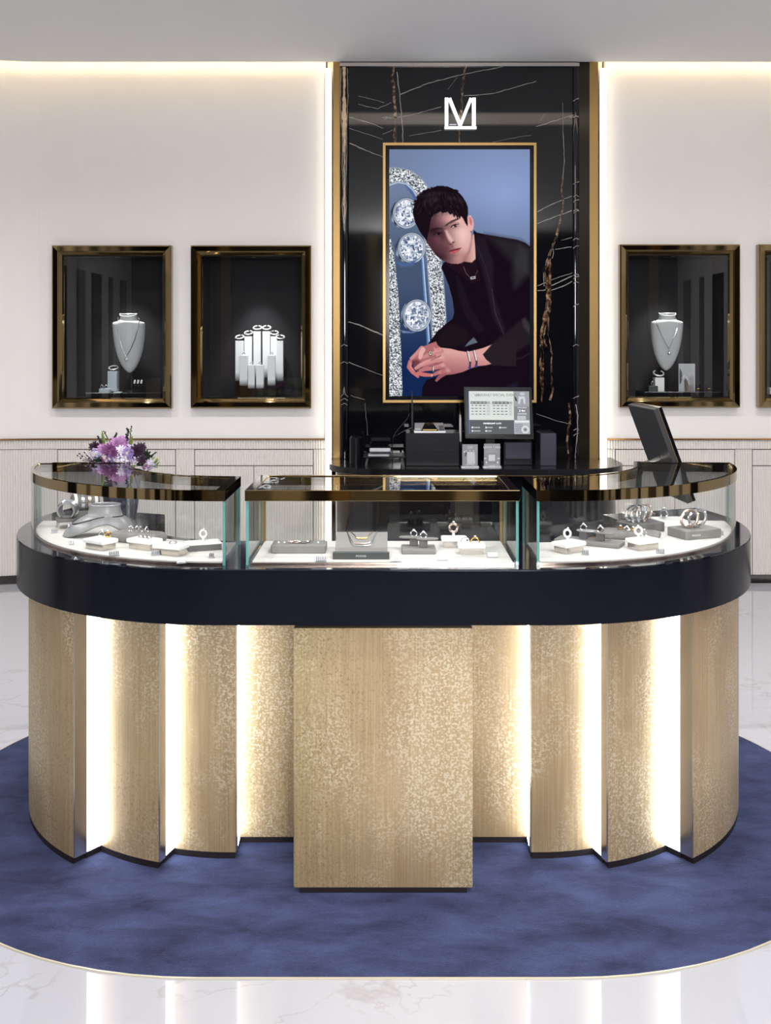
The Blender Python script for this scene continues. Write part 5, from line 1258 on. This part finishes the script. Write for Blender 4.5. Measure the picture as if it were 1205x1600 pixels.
t, c = slab_box('cushion', 'long low grey cushion with small rings in the left showcase', 217, 846, .165, .085, .03, R(-24), 'grey_fabric', .012, 'cushion')
for k in range(4): ring('ring', ('first', 'second', 'third', 'fourth')[k] + ' small ring from the left on the long grey cushion', local(c, R(-24), -.03 + .018 * k, .006 * (k % 2), .027), .007, .0016, 'silver', R(20 * k), 'rings on the long grey cushion')
c, h, rz = pad_box('white pad box with two earrings, first from the left in the left showcase', 157.5, 857, .086, .062, R(-34))
for k, m in enumerate(('silver', 'gold')): ring('earring_hoop', ('silver', 'gold')[k] + ' hoop earring standing on the first white pad box', local(c, rz, -.014 + .026 * k, .016, h), .0075, .0022, m, R(10))
c, h, rz = pad_box('white pad box with three flat links, second in the left showcase', 226, 857, .094, .058, R(-30))
for k in range(3): ring('ring', ('left', 'middle', 'right')[k] + ' flat ring lying on the second white pad box', local(c, rz, -.02 + .016 * k, .006, h), .007, .0014, 'silver', 0, 'flat rings on the second pad box', False, R(12))
c, h, rz = pad_box('white pad box nearest the front glass of the left showcase', 267, 866, .092, .056, R(-22))
ring('ring', 'thin ring lying on the pad box nearest the front glass', local(c, rz, .004, .004, h), .010, .0015, 'silver', 0, None, False, R(10))
c, h, rz = pad_box('grey box with a white pad and a clear ring holder, left showcase', 318, 858, .098, .062, R(20), 'white_pad', 'grey_dark', .017, .006, .001)
ring_clip('tilted clear ring holder on the grey box of the left showcase', local(c, rz, 0, .004, h), .016, R(40))
price('price tag in front of the first white pad box', 178, 869, R(28)); price('price tag in front of the second white pad box', 243, 868, R(24), 5); price('price tag before the pad box nearest the glass', 283, 880, R(16), 5); price('tiny price tag before the grey collar bust', 112, 851, R(12), 3); price('tiny price tag before the small wire-legged table', 85, 833, R(30), 4); price('tiny price tag beside the grey box, left showcase', 331, 872, R(-12), 3)

# right case
c, h, rz = pad_box('white pad box with a clear ring holder, leftmost in the right showcase', 889, 862, .084, .062, R(36))
ring_clip('clear ring holder on the leftmost white pad box, right showcase', local(c, rz, 0, .006, h), .0165, R(20))
rz = R(-28); t, c = slab_box('ring_tray', 'long flat grey tray with two oval ring stands, right showcase', 921, 850, .200, .070, .013, rz, 'grey_fabric')
paddle('left oval ring stand on the long flat grey tray', local(c, rz, -.02, .006, .013), rz + R(6), 'silver_plastic', 1); paddle('right oval ring stand on the long flat grey tray', local(c, rz, .035, -.004, .013), rz, 'grey_fabric', 1)
t, cF = slab_box('display_sheet', 'thin pale sheet leaning on the right end of the long grey tray', 954, 851, .05, .03, .003, R(-24), 'silver_plastic', .0008)
rz = R(-20); t, c = slab_box('cushion', 'grey cushion with small gold charms, right showcase', 985, 841, .180, .085, .024, rz, 'grey_fabric', .009, 'cushion')
for k, m in enumerate(('gold', 'silver', 'gold')): ring('charm_ring', ('left gold', 'silver', 'right gold')[k] + ' charm lying on the grey cushion in the right showcase', local(c, rz, -.03 + .02 * k, .006 - .006 * k, .022), .0075, .0022, m, R(30 * k), None, True, R(35))
rz2 = R(24); t, c = slab_box('bangle_box', 'grey box carrying three upright bangles, right showcase', 1000, 829, .13, .09, .03, rz2, 'grey_dark')
for k, m in enumerate(('silver', 'silver', 'rose')): bangle('bangle', ('left silver', 'middle silver', 'right rose gold')[k] + ' bangle of three standing on the grey box', local(c, rz2, -.03 + .022 * k, -.004, .03), .027, .0036, R(66), m, group='three upright bangles', yaw=R(-52), stones=2)
c, h, rz = pad_box('white pad box with a looped ring holder, nearest the right front glass', 1005, 857, .086, .064, R(28))
ring_clip('looped ring holder on the pad box nearest the right front glass', local(c, rz, -.012, .006, h), .0165, R(-30)); ring('ring', 'thin ring on the pad box nearest the right front glass', local(c, rz, .016, .012, h), .009, .0018, 'silver', R(30))
t, c = slab_box('display_sheet', 'flat white panel behind the upright bangles, right showcase', 1047, 819, .10, .10, .018, R(6), 'white_pad')
ring('ring', 'single ring on the flat white panel behind the bangles', c + Vector((-.02, .0, .018)), .014, .003, 'silver', R(25))
rz = R(22); t, c = slab_box('bangle_tray', 'broad grey box with two slanting bangles at the right end', 1085, 838, .135, .095, .028, rz, 'grey_fabric')
front_print(t, 'MOOCA', .0085, -.048, .013, -.03)
for k, m in enumerate(('rose', 'silver')): bangle('bangle', ('left rose gold', 'right silver')[k] + ' bangle slanting on the broad grey box', local(c, rz, -.018 + .03 * k, .0, .028), .028, .0048, R(60), m, group='two slanting bangles', yaw=R(-46))
price('price tag right of the pad box nearest the right glass', 1032, 865, R(-20), 5); price('price tag beside the leftmost pad box, right showcase', 915, 867, R(-24), 4); price('price tag beside the broad grey box', 1126, 836, R(-28), 4)

# ------------------------------------------------------------------ flowers behind the left case
fb = Vector((-.935, 3.62, T1)); fv = thing('flower_arrangement', 'purple and white flower arrangement in a dark pot behind the left showcase', 'flowers', fb)
q = MB(); q.lathe([(.05, 0), (.058, .03), (.066, .1), (.07, .155), (.074, .165), (.066, .165), (.06, .12)], (0, 0, 0), 24); q.build('pot', mat('dark_glazed_pot', (58, 60, 84), .15, noise=.1), fv)
FM = {k: mat('petal_' + k, c, .6, noise=.25, nscale=60) for k, c in (('lilac', (190, 140, 190)), ('violet', (132, 104, 168)), ('white', (226, 220, 236)), ('plum', (52, 28, 50)), ('pale', (186, 172, 214)), ('mauve', (120, 66, 116)), ('green', (120, 136, 66)), ('dark', (26, 46, 30)), ('black', (28, 22, 34)))}
rf = random.Random(3)
def pf(px, py, dy=0.0): return at(px, py, fb.y + dy) - fb
def bloom(px, py, r, key, dy=0.0, layers=4, n=12, up=.35):
    c = pf(px, py, dy); q = MB(); ax = Vector((rf.uniform(-.3, .3), -1, rf.uniform(.1, .7))).normalized(); T = ax.to_track_quat('Z', 'Y').to_matrix()
    for l in range(layers):
        rl = r * (1 - l / (layers + .6)); tilt = .15 + .95 * l / layers
        for k in range(n - l):
            a = 2 * math.pi * (k + .5 * (l % 2)) / (n - l) + rf.uniform(-.1, .1); ln = rl * rf.uniform(.85, 1.1); wd = ln * .42
            d = Vector((math.cos(a), math.sin(a), 0)); e = Vector((-math.sin(a), math.cos(a), 0)); z = Vector((0, 0, 1)); ct, st = math.cos(tilt), math.sin(tilt)
            p0 = d * .02 * r + z * .1 * r * l; p1 = d * ln * .55 * ct + z * (ln * .55 * st + .1 * r * l); p2 = d * ln * ct + z * (ln * st * .92 + .1 * r * l)
            q.add([c + T @ v for v in (p0, p1 + e * wd / 2 - z * .0, p2 + e * wd * .2, p2 - e * wd * .2, p1 - e * wd / 2, p1 + z * -.06 * r)], [(0, 5, 1), (1, 5, 2), (2, 5, 3), (3, 5, 4), (4, 5, 0)], 0, False)
    q.build('flower_head', FM[key], fv)
def cluster(px, py, r, key, n=34, dy=0.0, fl_=1.0):
    c = pf(px, py, dy); q = MB()
    for k in range(n):
        v = Vector((rf.gauss(0, 1), rf.gauss(0, 1), rf.gauss(0, 1))).normalized(); v.y = -abs(v.y) * .9; p = c + v * r * rf.uniform(.7, 1); s_ = r * .26 * fl_
        T = v.to_track_quat('Z', 'Y').to_matrix(); a0 = rf.uniform(0, 3)
        for m_ in range(4):
            a = a0 + m_ * math.pi / 2; d = Vector((math.cos(a), math.sin(a), .25)); e = Vector((-math.sin(a), math.cos(a), 0)); q.add([p + T @ w_ for w_ in (Vector((0, 0, 0)), d * s_ * .6 + e * s_ * .4, d * s_, d * s_ * .6 - e * s_ * .4)], [(0, 1, 2, 3)])
    o = q.build('blossom_cluster', FM[key], fv)
def spike(pts, key, n=16, r=.004, stem='green'):
    P_ = [pf(*p) for p in pts]; q = MB(); q.tube(P_, .0012, 5, mi=1)
    for k in range(n):
        t = k / (n - 1) * (len(P_) - 1); i = min(int(t), len(P_) - 2); p = P_[i].lerp(P_[i+1], t - i); a = rf.uniform(0, 6.28); q.lathe([(0, -r), (r * .9, -r * .3), (r * .7, r * .5), (0, r)], p + Vector((math.cos(a) * r * .8, math.sin(a) * r * .8, 0)), 6)
    q.build('flower_spike', [FM[key], FM[stem]], fv)
def leaf(px, py, tx, ty, wd, key, dy=0.0):
    a, b = pf(px, py, dy), pf(tx, ty, dy - rf.uniform(-.03, .03)); d = (b - a); e = d.cross(Vector((0, 1, 0))).normalized() * wd / 2; q = MB(); up_ = Vector((0, -.006, 0))
    q.add([a, a + d * .35 + e + up_ * .3, a + d * .7 + e * .7, b, a + d * .7 - e * .7, a + d * .35 - e + up_ * .3, a + d * .4 + up_, a + d * .75 + up_ * .7], [(0, 6, 1), (1, 6, 7, 2), (2, 7, 3), (3, 7, 4), (4, 7, 6, 5), (5, 6, 0)]); q.build('leaf', FM[key], fv)
bloom(183, 694, .032, 'lilac', -.02, 5, 14); bloom(172, 704, .03, 'mauve', -.04, 5, 13); bloom(192, 690, .026, 'lilac', .0, 5, 12); bloom(161, 702, .024, 'lilac', -.01, 4, 12)
cluster(199, 712, .03, 'violet', 46, -.05); cluster(179, 716, .026, 'violet', 40, -.06); cluster(203, 703, .024, 'pale', 32, -.03); cluster(150, 709, .022, 'pale', 30, -.03); cluster(188, 720, .018, 'white', 22, -.07, 1.4); cluster(196, 722, .016, 'white', 20, -.07, 1.4); cluster(208, 719, .016, 'pale', 20, -.06, 1.2)
bloom(213, 706, .030, 'plum', -.04, 5, 13); bloom(220, 700, .022, 'plum', .0, 4, 12); bloom(148, 698, .022, 'plum', .0, 5, 13); bloom(228, 712, .022, 'dark', -.02, 4, 10); bloom(222, 718, .02, 'plum', -.05, 4, 11); bloom(188, 704, .02, 'white', -.06, 4, 10); bloom(177, 708, .02, 'mauve', -.07, 4, 12)
cluster(235, 727, .02, 'pale', 26, -.04, 1.1); cluster(229, 731, .018, 'mauve', 24, -.05); cluster(242, 721, .018, 'green', 20, .0, 1.0); cluster(132, 714, .02, 'white', 22, .0, .8); cluster(169, 683, .016, 'white', 20, .02, .9); cluster(166, 718, .02, 'mauve', 24, -.06)
for (x, y) in ((124, 709), (128, 713), (132, 707), (136, 712), (130, 719), (126, 716), (139, 716), (121, 712)):
    q = MB(); q.lathe([(0, -.0032), (.003, -.001), (.003, .0012), (0, .0034)], pf(x, y, -.01), 8); q.tube([pf(x, y, -.01), pf(150, 724, 0)], .0007, 4); q.build('berry', FM['black'], fv)
spike([(198, 698), (198, 684), (200, 670)], 'black', 20, .0045); spike([(203, 690), (204, 676), (206, 666)], 'black', 12, .003); spike([(160, 700), (157, 690), (154, 682)], 'black', 12, .004); spike([(172, 690), (166, 680), (163, 674)], 'black', 9, .003); spike([(180, 690), (180, 680), (181, 677)], 'black', 6, .004); spike([(236, 714), (240, 709), (243, 707)], 'black', 8, .003)
for a in ((164, 698, 159, 672, .012, 'green'), (160, 696, 157, 684, .012, 'dark'), (202, 702, 207, 680, .014, 'green'), (204, 700, 204, 686, .014, 'green'), (166, 724, 144, 716, .02, 'dark'), (150, 722, 148, 712, .018, 'dark'), (160, 722, 152, 710, .02, 'dark'), (226, 706, 213, 694, .014, 'dark'), (232, 716, 242, 708, .008, 'black'), (228, 722, 212, 726, .02, 'dark'), (178, 688, 182, 677, .01, 'dark'), (238, 730, 250, 722, .008, 'green'), (236, 728, 249, 730, .008, 'green'), (240, 726, 247, 717, .008, 'green'), (204, 728, 212, 732, .014, 'green'), (144, 700, 138, 692, .006, 'black'), (226, 700, 229, 696, .005, 'black'), (180, 726, 160, 724, .02, 'dark')): leaf(*a)

# ------------------------------------------------------------------ monitor behind the right case (its back towards us)
mon = thing('monitor', 'black touch monitor leaning on a short arm behind the right showcase', 'monitor', (1.0, 3.66, T1))
A = at(981, 632.5, 3.80); Bn = at(1021.5, 640.5, 3.50); Dn = at(1075, 787, 3.52)
v_ = (A - Bn); wv = v_.length; v_.normalize(); u_ = (Bn - Dn); hv = u_.length; u_.normalize(); n_ = v_.cross(u_).normalized()
if n_.x < 0: n_ = -n_
def slabm(name, m, a0, a1, b0, b1, d0, d1, par, bev=0):
    q = MB(); vs = [Dn + v_ * (wv * a) + u_ * (hv * b) + n_ * d for a in (a0, a1) for b in (b0, b1) for d in (d0, d1)]
    q.add(vs, [(0, 1, 3, 2), (4, 6, 7, 5), (0, 4, 5, 1), (2, 3, 7, 6), (0, 2, 6, 4), (1, 5, 7, 3)]); return q.build(name, m, par, True)
slabm('back_shell', M['char'], 0, 1, 0, 1, 0, .016, mon); slabm('gold_seam', M['gold_trim'], .004, .996, .004, .996, .016, .019, mon); fr_ = slabm('front_shell', M['black_gloss'], 0, 1, 0, 1, .019, .030, mon); slabm('screen_face', M['black'], .05, .95, .06, .94, .030, .0306, fr_)
hub = Dn + v_ * wv * .5 + u_ * hv * .42
q = MB(); q.tube([hub, hub - n_ * .03, Vector((hub.x - .07, hub.y, hub.z - .02))], .011, 10); q.build('arm', M['steel'], mon, True)
q = MB(); q.lathe([(.016, -.03), (.018, 0), (.016, .012)], (hub.x - .075, hub.y, hub.z - .02), 16); q.tube([(hub.x - .075, hub.y, hub.z - .04), (hub.x - .075, hub.y, T1 + .01)], .009, 10); q.lathe([(.06, 0), (.06, .008), (.02, .012)], (hub.x - .075, hub.y, T1), 24); q.build('stand', M['steel'], mon, True)

# ------------------------------------------------------------------ cash counter in front of the marble
KT = .80
cc_ = thing('cash_counter', 'dark cash counter with rounded ends against the marble column', 'counter', (.545, 6.1, 0))
def capsule2(x0, x1, y0, r_, n=16):
    yb = WY - .056; P = [(x0, yb)]
    P += [(x0 + r_ - r_ * math.cos(R(90 * k / n)), y0 + r_ - r_ * math.sin(R(90 * k / n))) for k in range(n + 1)]
    P += [(x1 - r_ + r_ * math.sin(R(90 * k / n)), y0 + r_ - r_ * math.cos(R(90 * k / n))) for k in range(n + 1)]
    a_, b_ = max(kx(936) + .004, x1 - .12 if x1 < kx(936) else 0), kx(520.5) - .004
    P += [(x1, yb), (a_, yb), (a_, KY - .026), (b_, KY - .026), (b_, yb)]; return P
xl, xr = at(513.5, 730, 6.08).x, at(975.5, 730, 6.08).x
q = MB(); q.prism(capsule2(xl, xr, 5.83, .33), KT - .036, KT, smooth=True); q.build('worktop', M['black_top'], cc_, True)
q = MB(); q.prism(capsule2(xl + .02, xr - .02, 5.85, .31), KT - .042, KT - .036, smooth=True); q.build('gold_line', M['gold_trim'], cc_, True)
q = MB(); q.prism(capsule2(xl + .04, xr - .04, 5.87, .29), .06, KT - .042, smooth=True); q.build('counter_body', M['black_marble'], cc_, True)
q = MB(); q.prism(capsule2(xl + .06, xr - .06, 5.89, .27), 0, .06); q.build('plinth', M['kick'], cc_, True)
def ptop(px, Y): return Vector(((px - CX) * Y / F, Y, KT))
def kbox(name, label, x0, ytop, x1, Y, dep, m, cat, h=None):
    a, b = ptop(x0, Y), ptop(x1, Y); zt = at(0, ytop, Y).z if h is None else KT + h
    t = thing(name, label, cat, ((a.x + b.x) / 2, Y + dep / 2, KT)); q = MB(); q.box((0, 0, (zt - KT) / 2), (b.x - a.x, dep, zt - KT), bev=.003); q.build('case', m, t); return t, zt
bb, zt = kbox('cash_box', 'large matt black box under the router on the cash counter', 634, 677, 718, 5.98, .26, M['char_box'], 'box')
q = MB(); q.box((0, -.131, (zt - KT) * .5), (.27, .003, .004)); q.build('front_seam', M['black'], bb)
# router / card terminal on the box
rt = thing('card_terminal', 'pale grey card terminal with a yellow strip on the large black box', 'terminal', Vector((at(671, 675, 6.06).x, 6.06, zt)))
wd = 49 * 6.06 / F
q = MB(); q.box((0, 0, .006), (wd, .15, .012), bev=.003); q.build('base', M['white_plastic'], rt)
q = MB(); q.add([(-wd * .48, -.07, .012), (wd * .48, -.07, .012), (wd * .46, .07, .05), (-wd * .46, .07, .05), (-wd * .48, .07, .012), (wd * .48, .07, .012)], [(0, 1, 2, 3), (3, 2, 5, 4), (0, 3, 4), (1, 5, 2)]); q.build('sloping_top', M['silver_plastic'], rt)
zz = lambda y: .013 + (y + .07) / .14 * .038 + .0012
q = MB(); q.add([(-wd * .27, -.069, zz(-.069)), (wd * .27, -.069, zz(-.069)), (wd * .13, .065, zz(.065)), (-wd * .13, .065, zz(.065)), (-wd * .27, -.069, .012), (wd * .27, -.069, .012)], [(0, 1, 2, 3), (0, 4, 5, 1)]); q.build('black_window', M['black_gloss'], rt)
q = MB(); q.box((0, -.06, zz(-.06) + .002), (wd * .44, .016, .004)); q.build('yellow_strip', mat('yellow_label', (222, 196, 96), .5), rt)
q = MB(); q.box((-wd * .38, -.05, zz(-.05) + .002), (.03, .014, .004)); q.build('white_key', M['white_plastic'], rt)
q = MB()
for k in range(3): q.box((wd * .38, -.05 + .03 * k, zz(-.05 + .03 * k) + .001), (.03, .016, .003))
q.build('keypad', M['grey_box'], rt)
an = thing('antenna', 'thin black aerial rising beside the card terminal', 'antenna', Vector((at(644.5, 675, 6.1).x, 6.1, zt)))
q = MB(); q.lathe([(.012, 0), (.012, .015), (.006, .03)], (0, 0, 0), 12); q.build('foot', M['black'], an)
tp = at(644.5, 611, 6.1).z - zt; q = MB(); q.tube([(0, 0, .02), (-.001, 0, tp * .6), (-.003, 0, tp)], (.006, .005, .004), 8); q.build('rod', M['char'], an)
cbl = thing('cable', 'thin black cable looping left of the card terminal', 'cable', ptop(630, 6.1))
q = MB(); q.tube([at(640, 646, 6.25), at(636, 655, 6.2), at(628, 664, 6.15), at(618, 676, 6.1), at(615, 683, 6.05), at(622, 679, 6.0), at(634, 672, 6.0), at(645, 668, 6.02)], .0022, 6); q.tube([at(615, 683, 6.05), at(613, 700, 6.12), at(614, 726, 6.2)], .002, 6); q.build('lead', M['char'], cbl, True)
# low black tray table with a silver reader at the left
tr = thing('riser_shelf', 'low black riser shelf left of the large black box', 'shelf', ptop(601, 6.08))
w2 = 66 * 6.02 / F; hz = .052
q = MB(); q.box((0, 0, hz), (w2, .2, .012), bev=.003); q.build('shelf_board', M['black'], tr)
for sx in (-1, 1): q = MB(); q.box((sx * (w2 / 2 - .02), 0, hz / 2 - .003), (.012, .18, hz - .006), Matrix.Rotation(sx * R(-12), 3, 'Y')); q.build('leg', M['char'], tr)
rd = thing('card_reader', 'small silver card reader lying on the low black riser shelf', 'card reader', ptop(592, 6.02) + Vector((0, 0, hz + .006)))
q = MB(); q.box((0, -.02, .006), (.122, .1, .01), bev=.002); q.build('base', M['silver_plastic'], rd)
q = MB(); q.box((.008, .0, .026), (.124, .05, .024), Matrix.Rotation(R(-24), 3, 'X'), bev=.004); q.build('top_shell', M['silver_plastic'], rd)
pr = thing('dark_cylinder', 'dark upright cylinder at the left end of the cash counter', 'canister', ptop(556, 6.15)); q = MB(); q.lathe([(.036, 0), (.036, .15), (.03, .155)], (0, 0, 0), 20); q.build('body', M['char_box'], pr); q = MB(); q.lathe([(.031, .154), (.031, .162), (0, .164)], (0, 0, 0), 20); q.build('lid', M['black_gloss'], pr)
# point of sale tablet
PY = 5.97
ps = thing('sales_terminal', 'white-lit sales terminal showing a price table on the cash counter', 'terminal', ptop(781, PY + .1))
yaw = R(0)
def quadbox(name, m, c4_, th, par, y=PY):
    p = [at(a, b, y + dd) for a, b, dd in c4_]; q = MB(); vs = p + [v + Vector((0, th, 0)) for v in p]
    q.add(vs, [(0, 1, 2, 3), (7, 6, 5, 4), (0, 4, 5, 1), (1, 5, 6, 2), (2, 6, 7, 3), (3, 7, 4, 0)]); return q.build(name, m, par, True)
quadbox('housing', M['char_box'], ((725, 604.5, .05), (830.5, 605.5, .05), (834, 686, 0), (727.5, 685, 0)), .035, ps)
quadbox('black_bezel', M['black_gloss'], ((727, 606.5, .048), (829, 607.5, .048), (832.5, 684, .0), (729, 683, .0)), .003, ps, PY - .003)
sc_ = Canvas(0, 0, 97, 68, 240, 168)
sc_.C[:] = (216, 222, 218); sc_.poly([(0, 46), (72, 46), (72, 68), (0, 68)], (96, 99, 102)); sc_.poly([(72, 0), (97, 0), (97, 24), (72, 24)], (158, 160, 166)); sc_.poly([(72, 24), (97, 24), (97, 46), (72, 46)], (134, 136, 142)); sc_.poly([(72, 46), (97, 46), (97, 68), (72, 68)], (176, 178, 184)); sc_.poly([(73, 46.5), (96, 46.5), (96, 50), (73, 50)], (226, 228, 230)); sc_.poly([(0, 0), (.8, 0), (.8, 68), (0, 68)], (120, 130, 220))
for (a0, b0) in ((3, 34.5), (37.5, 70)):
    sc_.poly([(a0, 16.5), (b0 - 6, 16.5), (b0 - 6, 20.5), (a0, 20.5)], (104, 108, 108)); sc_.poly([(b0 - 6, 16.5), (b0, 16.5), (b0, 20.5), (b0 - 6, 20.5)], (170, 174, 174)); sc_.poly([(b0 - 6, 21), (b0, 21), (b0, 39), (b0 - 6, 39)], (206, 210, 208))
    for r_ in range(4):
        for k in range(5):
            x = a0 + 3 + k * (b0 - a0 - 3) / 4.6; yy = 23 + r_ * 4.6; c_ = (104, 108, 108) if k < 4 else (178, 182, 182); w_ = rf.uniform(1.0, 1.9)
            sc_.stroke([(x - w_, yy), (x + w_, yy)], .6, c_)
    for k in range(4): x = a0 + 3 + k * (b0 - a0 - 3) / 4.6; sc_.stroke([(x - 1.6, 18.5), (x + 1.6, 18.5)], .7, (196, 198, 198))
sc_.poly([(80, 8), (90, 8), (91, 20), (88, 20), (87, 12), (84, 12), (82, 20), (79, 20)], (206, 208, 214)); sc_.poly([(73, 8), (76, 10), (78, 16), (75, 15)], (60, 62, 66)); sc_.ell(86, 4, 4, 2.4, (196, 198, 204)); sc_.poly([(77, 39), (91, 39), (91, 45.5), (77, 45.5)], (190, 192, 198))
for y in (53, 56, 59, 62, 65): sc_.stroke([(74, y), (85, y)], .9, (146, 148, 154))
[sc_.poly([(78 + 2.1 * k, y - h_), (79.5 + 2.1 * k, y - h_), (79.5 + 2.1 * k, y + h_), (78 + 2.1 * k, y + h_)], (206, 208, 212)) for y, h_ in ((26, .9), (36, 1.2)) for k in range(7)]
sc_.ell(89.5, 61, 6, 6, (222, 224, 228)); sc_.ell(89.5, 61, 4, 4, (180, 182, 188)); sc_.ell(89.5, 61, 2, 2, (120, 122, 128)); sc_.ell(10, 7, 6, 3.6, (204, 208, 206)); sc_.ell(10, 7, 5, 2.8, (218, 222, 220)); sc_.stroke([(12, 8), (15, 5), (17, 7)], .5, (150, 154, 154))
for (x, y, w_) in ((4, 58, 13), (26, 58, 11), (48, 58, 12), (4, 63.5, 13), (26, 63.5, 10)):
    sc_.poly([(x, y - 1.3), (x + 2.6, y - 1.3), (x + 2.6, y + 1.3), (x, y + 1.3)], (236, 238, 240))
    xx = x + 3.4
    while xx < x + w_: l_ = rf.uniform(.7, 1.4); sc_.poly([(xx, y - .9), (xx + l_, y - .9), (xx + l_, y + .9), (xx, y + .9)], (206, 208, 210)); xx += l_ + .45
sl, sr, bl = at(732, 611, PY + .045), at(826.5, 611.5, PY + .045), at(733, 677.5, PY + .004)
so_ = sc_.build('display', print_mat('terminal_display', 1.0), ps, sl - Vector((0, .009, 0)), sr - sl, bl - sl)
TX = lambda x, y: sl + (sr - sl) * (x / 97) + (bl - sl) * (y / 68) - Vector((0, .0105, 0))
ink = mat('screen_ink', (70, 74, 76), .6, emit=(70, 74, 76), estr=.6); wink = mat('screen_white', (236, 238, 240), .6, emit=(236, 238, 240), estr=.8)
tilt = Matrix.Rotation(math.atan2(.041, .25), 4, 'X')
def stext(body, x, y, sz, m): p = TX(x, y); text(body, sz, m, Matrix.Translation(p) @ Matrix.Rotation(R(90) - math.atan2(.041, .25), 4, 'X'), 'screen_lettering', ps, .0002)
stext('WEEKEND! SPECIAL EVENT', 43, 6.3, .0205, ink); stext('MEMBERSHIP GATE', 37, 51.6, .0125, wink); stext('2·4주' if False else '2·4m', 85, 31, .018, wink);
q = MB(); p = at(781.5, 681, PY - .004); q.box(p, (.04, .001, .005)); q.build('maker_plate', M['grey_box'], ps, True)
q = MB(); a = at(781, 690, PY + .06); q.box((a.x - .055, PY + .09, KT + .12), (.06, .03, .24), bev=.004); q.box((a.x - .055, PY + .1, KT + .006), (.085, .16, .012), bev=.003); q.build('stand', M['black'], ps, True)
# two cards under the tablet, receipt printer, right-hand box
def counter_card(label, x0, x1, y0, y1, Y, kind):
    a, b = at(x0, y1, Y), at(x1, y0, Y); t = thing('counter_card', label, 'card', (a.x / 2 + b.x / 2, Y, KT)); dz = KT - a.z
    q = MB(); q.box((0, .004, (b.z + dz - KT) / 2 + .0), (b.x - a.x, .006, b.z + dz - KT)); q.build('holder', M['acrylic'], t)
    q = MB(); q.box((0, .02, .003), (b.x - a.x + .01, .05, .006)); q.build('foot', M['silver_plastic'], t)
    cv2 = Canvas(0, 0, 26, 36, 52, 72); cv2.C[:] = (138, 139, 144)
    if kind == 0: cv2.poly([(8, 12), (21, 12), (22, 31), (8, 31)], (196, 198, 202)); cv2.stroke([(4, 12), (7, 15), (5, 18)], .9, (40, 40, 44)); cv2.ell(4, 12, 1.3, 1.3, (220, 222, 226)); cv2.stroke([(6, 33), (13, 31.6), (20, 33)], .7, (200, 202, 206)); [cv2.ell(x, 10, 1, 1, (196, 198, 202)) for x in (7, 13, 19)]
    else: cv2.poly([(7.5, 17), (18, 17), (18, 27), (7.5, 27)], (206, 207, 210)); cv2.ell(4, 29, 1.4, 1.8, (214, 216, 220)); cv2.ell(22, 29, 1.4, 1.8, (214, 216, 220)); cv2.stroke([(0, 23), (3, 22.5)], .9, (206, 207, 210)); cv2.stroke([(22, 23), (26, 22.5)], .9, (206, 207, 210)); cv2.poly([(0, 31), (26, 31), (26, 36), (0, 36)], (156, 157, 164)); cv2.stroke([(9, 34.5), (17, 34.5)], .7, (206, 207, 210)); cv2.stroke([(5, 12.5), (21, 12.5)], .4, (170, 171, 176)); cv2.stroke([(7, 9.5), (19, 9.5)], .4, (168, 169, 174))
    wd_, ht_ = b.x - a.x - .003, b.z + dz - KT - .004
    cv2.build('print', print_mat('card_print_' + str(kind), .0), t, (a.x + .0015, Y - .0004, KT + ht_ + .002), (wd_, 0, 0), (0, 0, -ht_))
    text(('CM', 'QUICK CARD')[kind], (.020, .0165)[kind], M['white_print'], Matrix.Translation((0, -.001, ht_ * (.865, .855)[kind])) @ UP, 'lettering', t, .0002, world=False)
counter_card('grey counter card with a pale square and small emblem, left of the headed card', 722, 747, 687, 723.5, 5.92, 0)
counter_card('grey counter card headed in white letters under the sales terminal', 756, 782, 687, 724.5, 5.92, 1)
t, z_ = kbox('receipt_printer', 'dark grey receipt printer under the right half of the sales terminal', 787, 690, 832, 6.02, .18, M['char_box'], 'printer')
q = MB(); q.box((0, -.092, (z_ - KT) * .62), (.15, .006, (z_ - KT) * .7), bev=.002); q.build('front_cover', M['grey_box'], t)
t, z_ = kbox('speaker_box', 'grey metal box at the right end of the cash counter', 844.5, 677, 869.5, 5.99, .2, M['grey_box'], 'box')
q = MB(); q.box((0, 0, z_ - KT + .002), (.08, .18, .004), bev=.001); q.build('top_plate', M['char_box'], t)
st = thing('pen', 'white pen standing in a slim holder between the black box and the terminal', 'pen', ptop(719.5, 6.12)); hp = at(0, 648, 6.12).z - KT
q = MB(); q.lathe([(.02, 0), (.02, hp * .45), (.016, hp * .45), (.016, .01)], (0, 0, 0), 12); q.build('holder', M['black'], st); q = MB(); q.tube([(0, 0, .02), (0, 0, hp * .9), (0, 0, hp)], (.007, .007, .003), 8); q.build('barrel', M['white_plastic'], st)
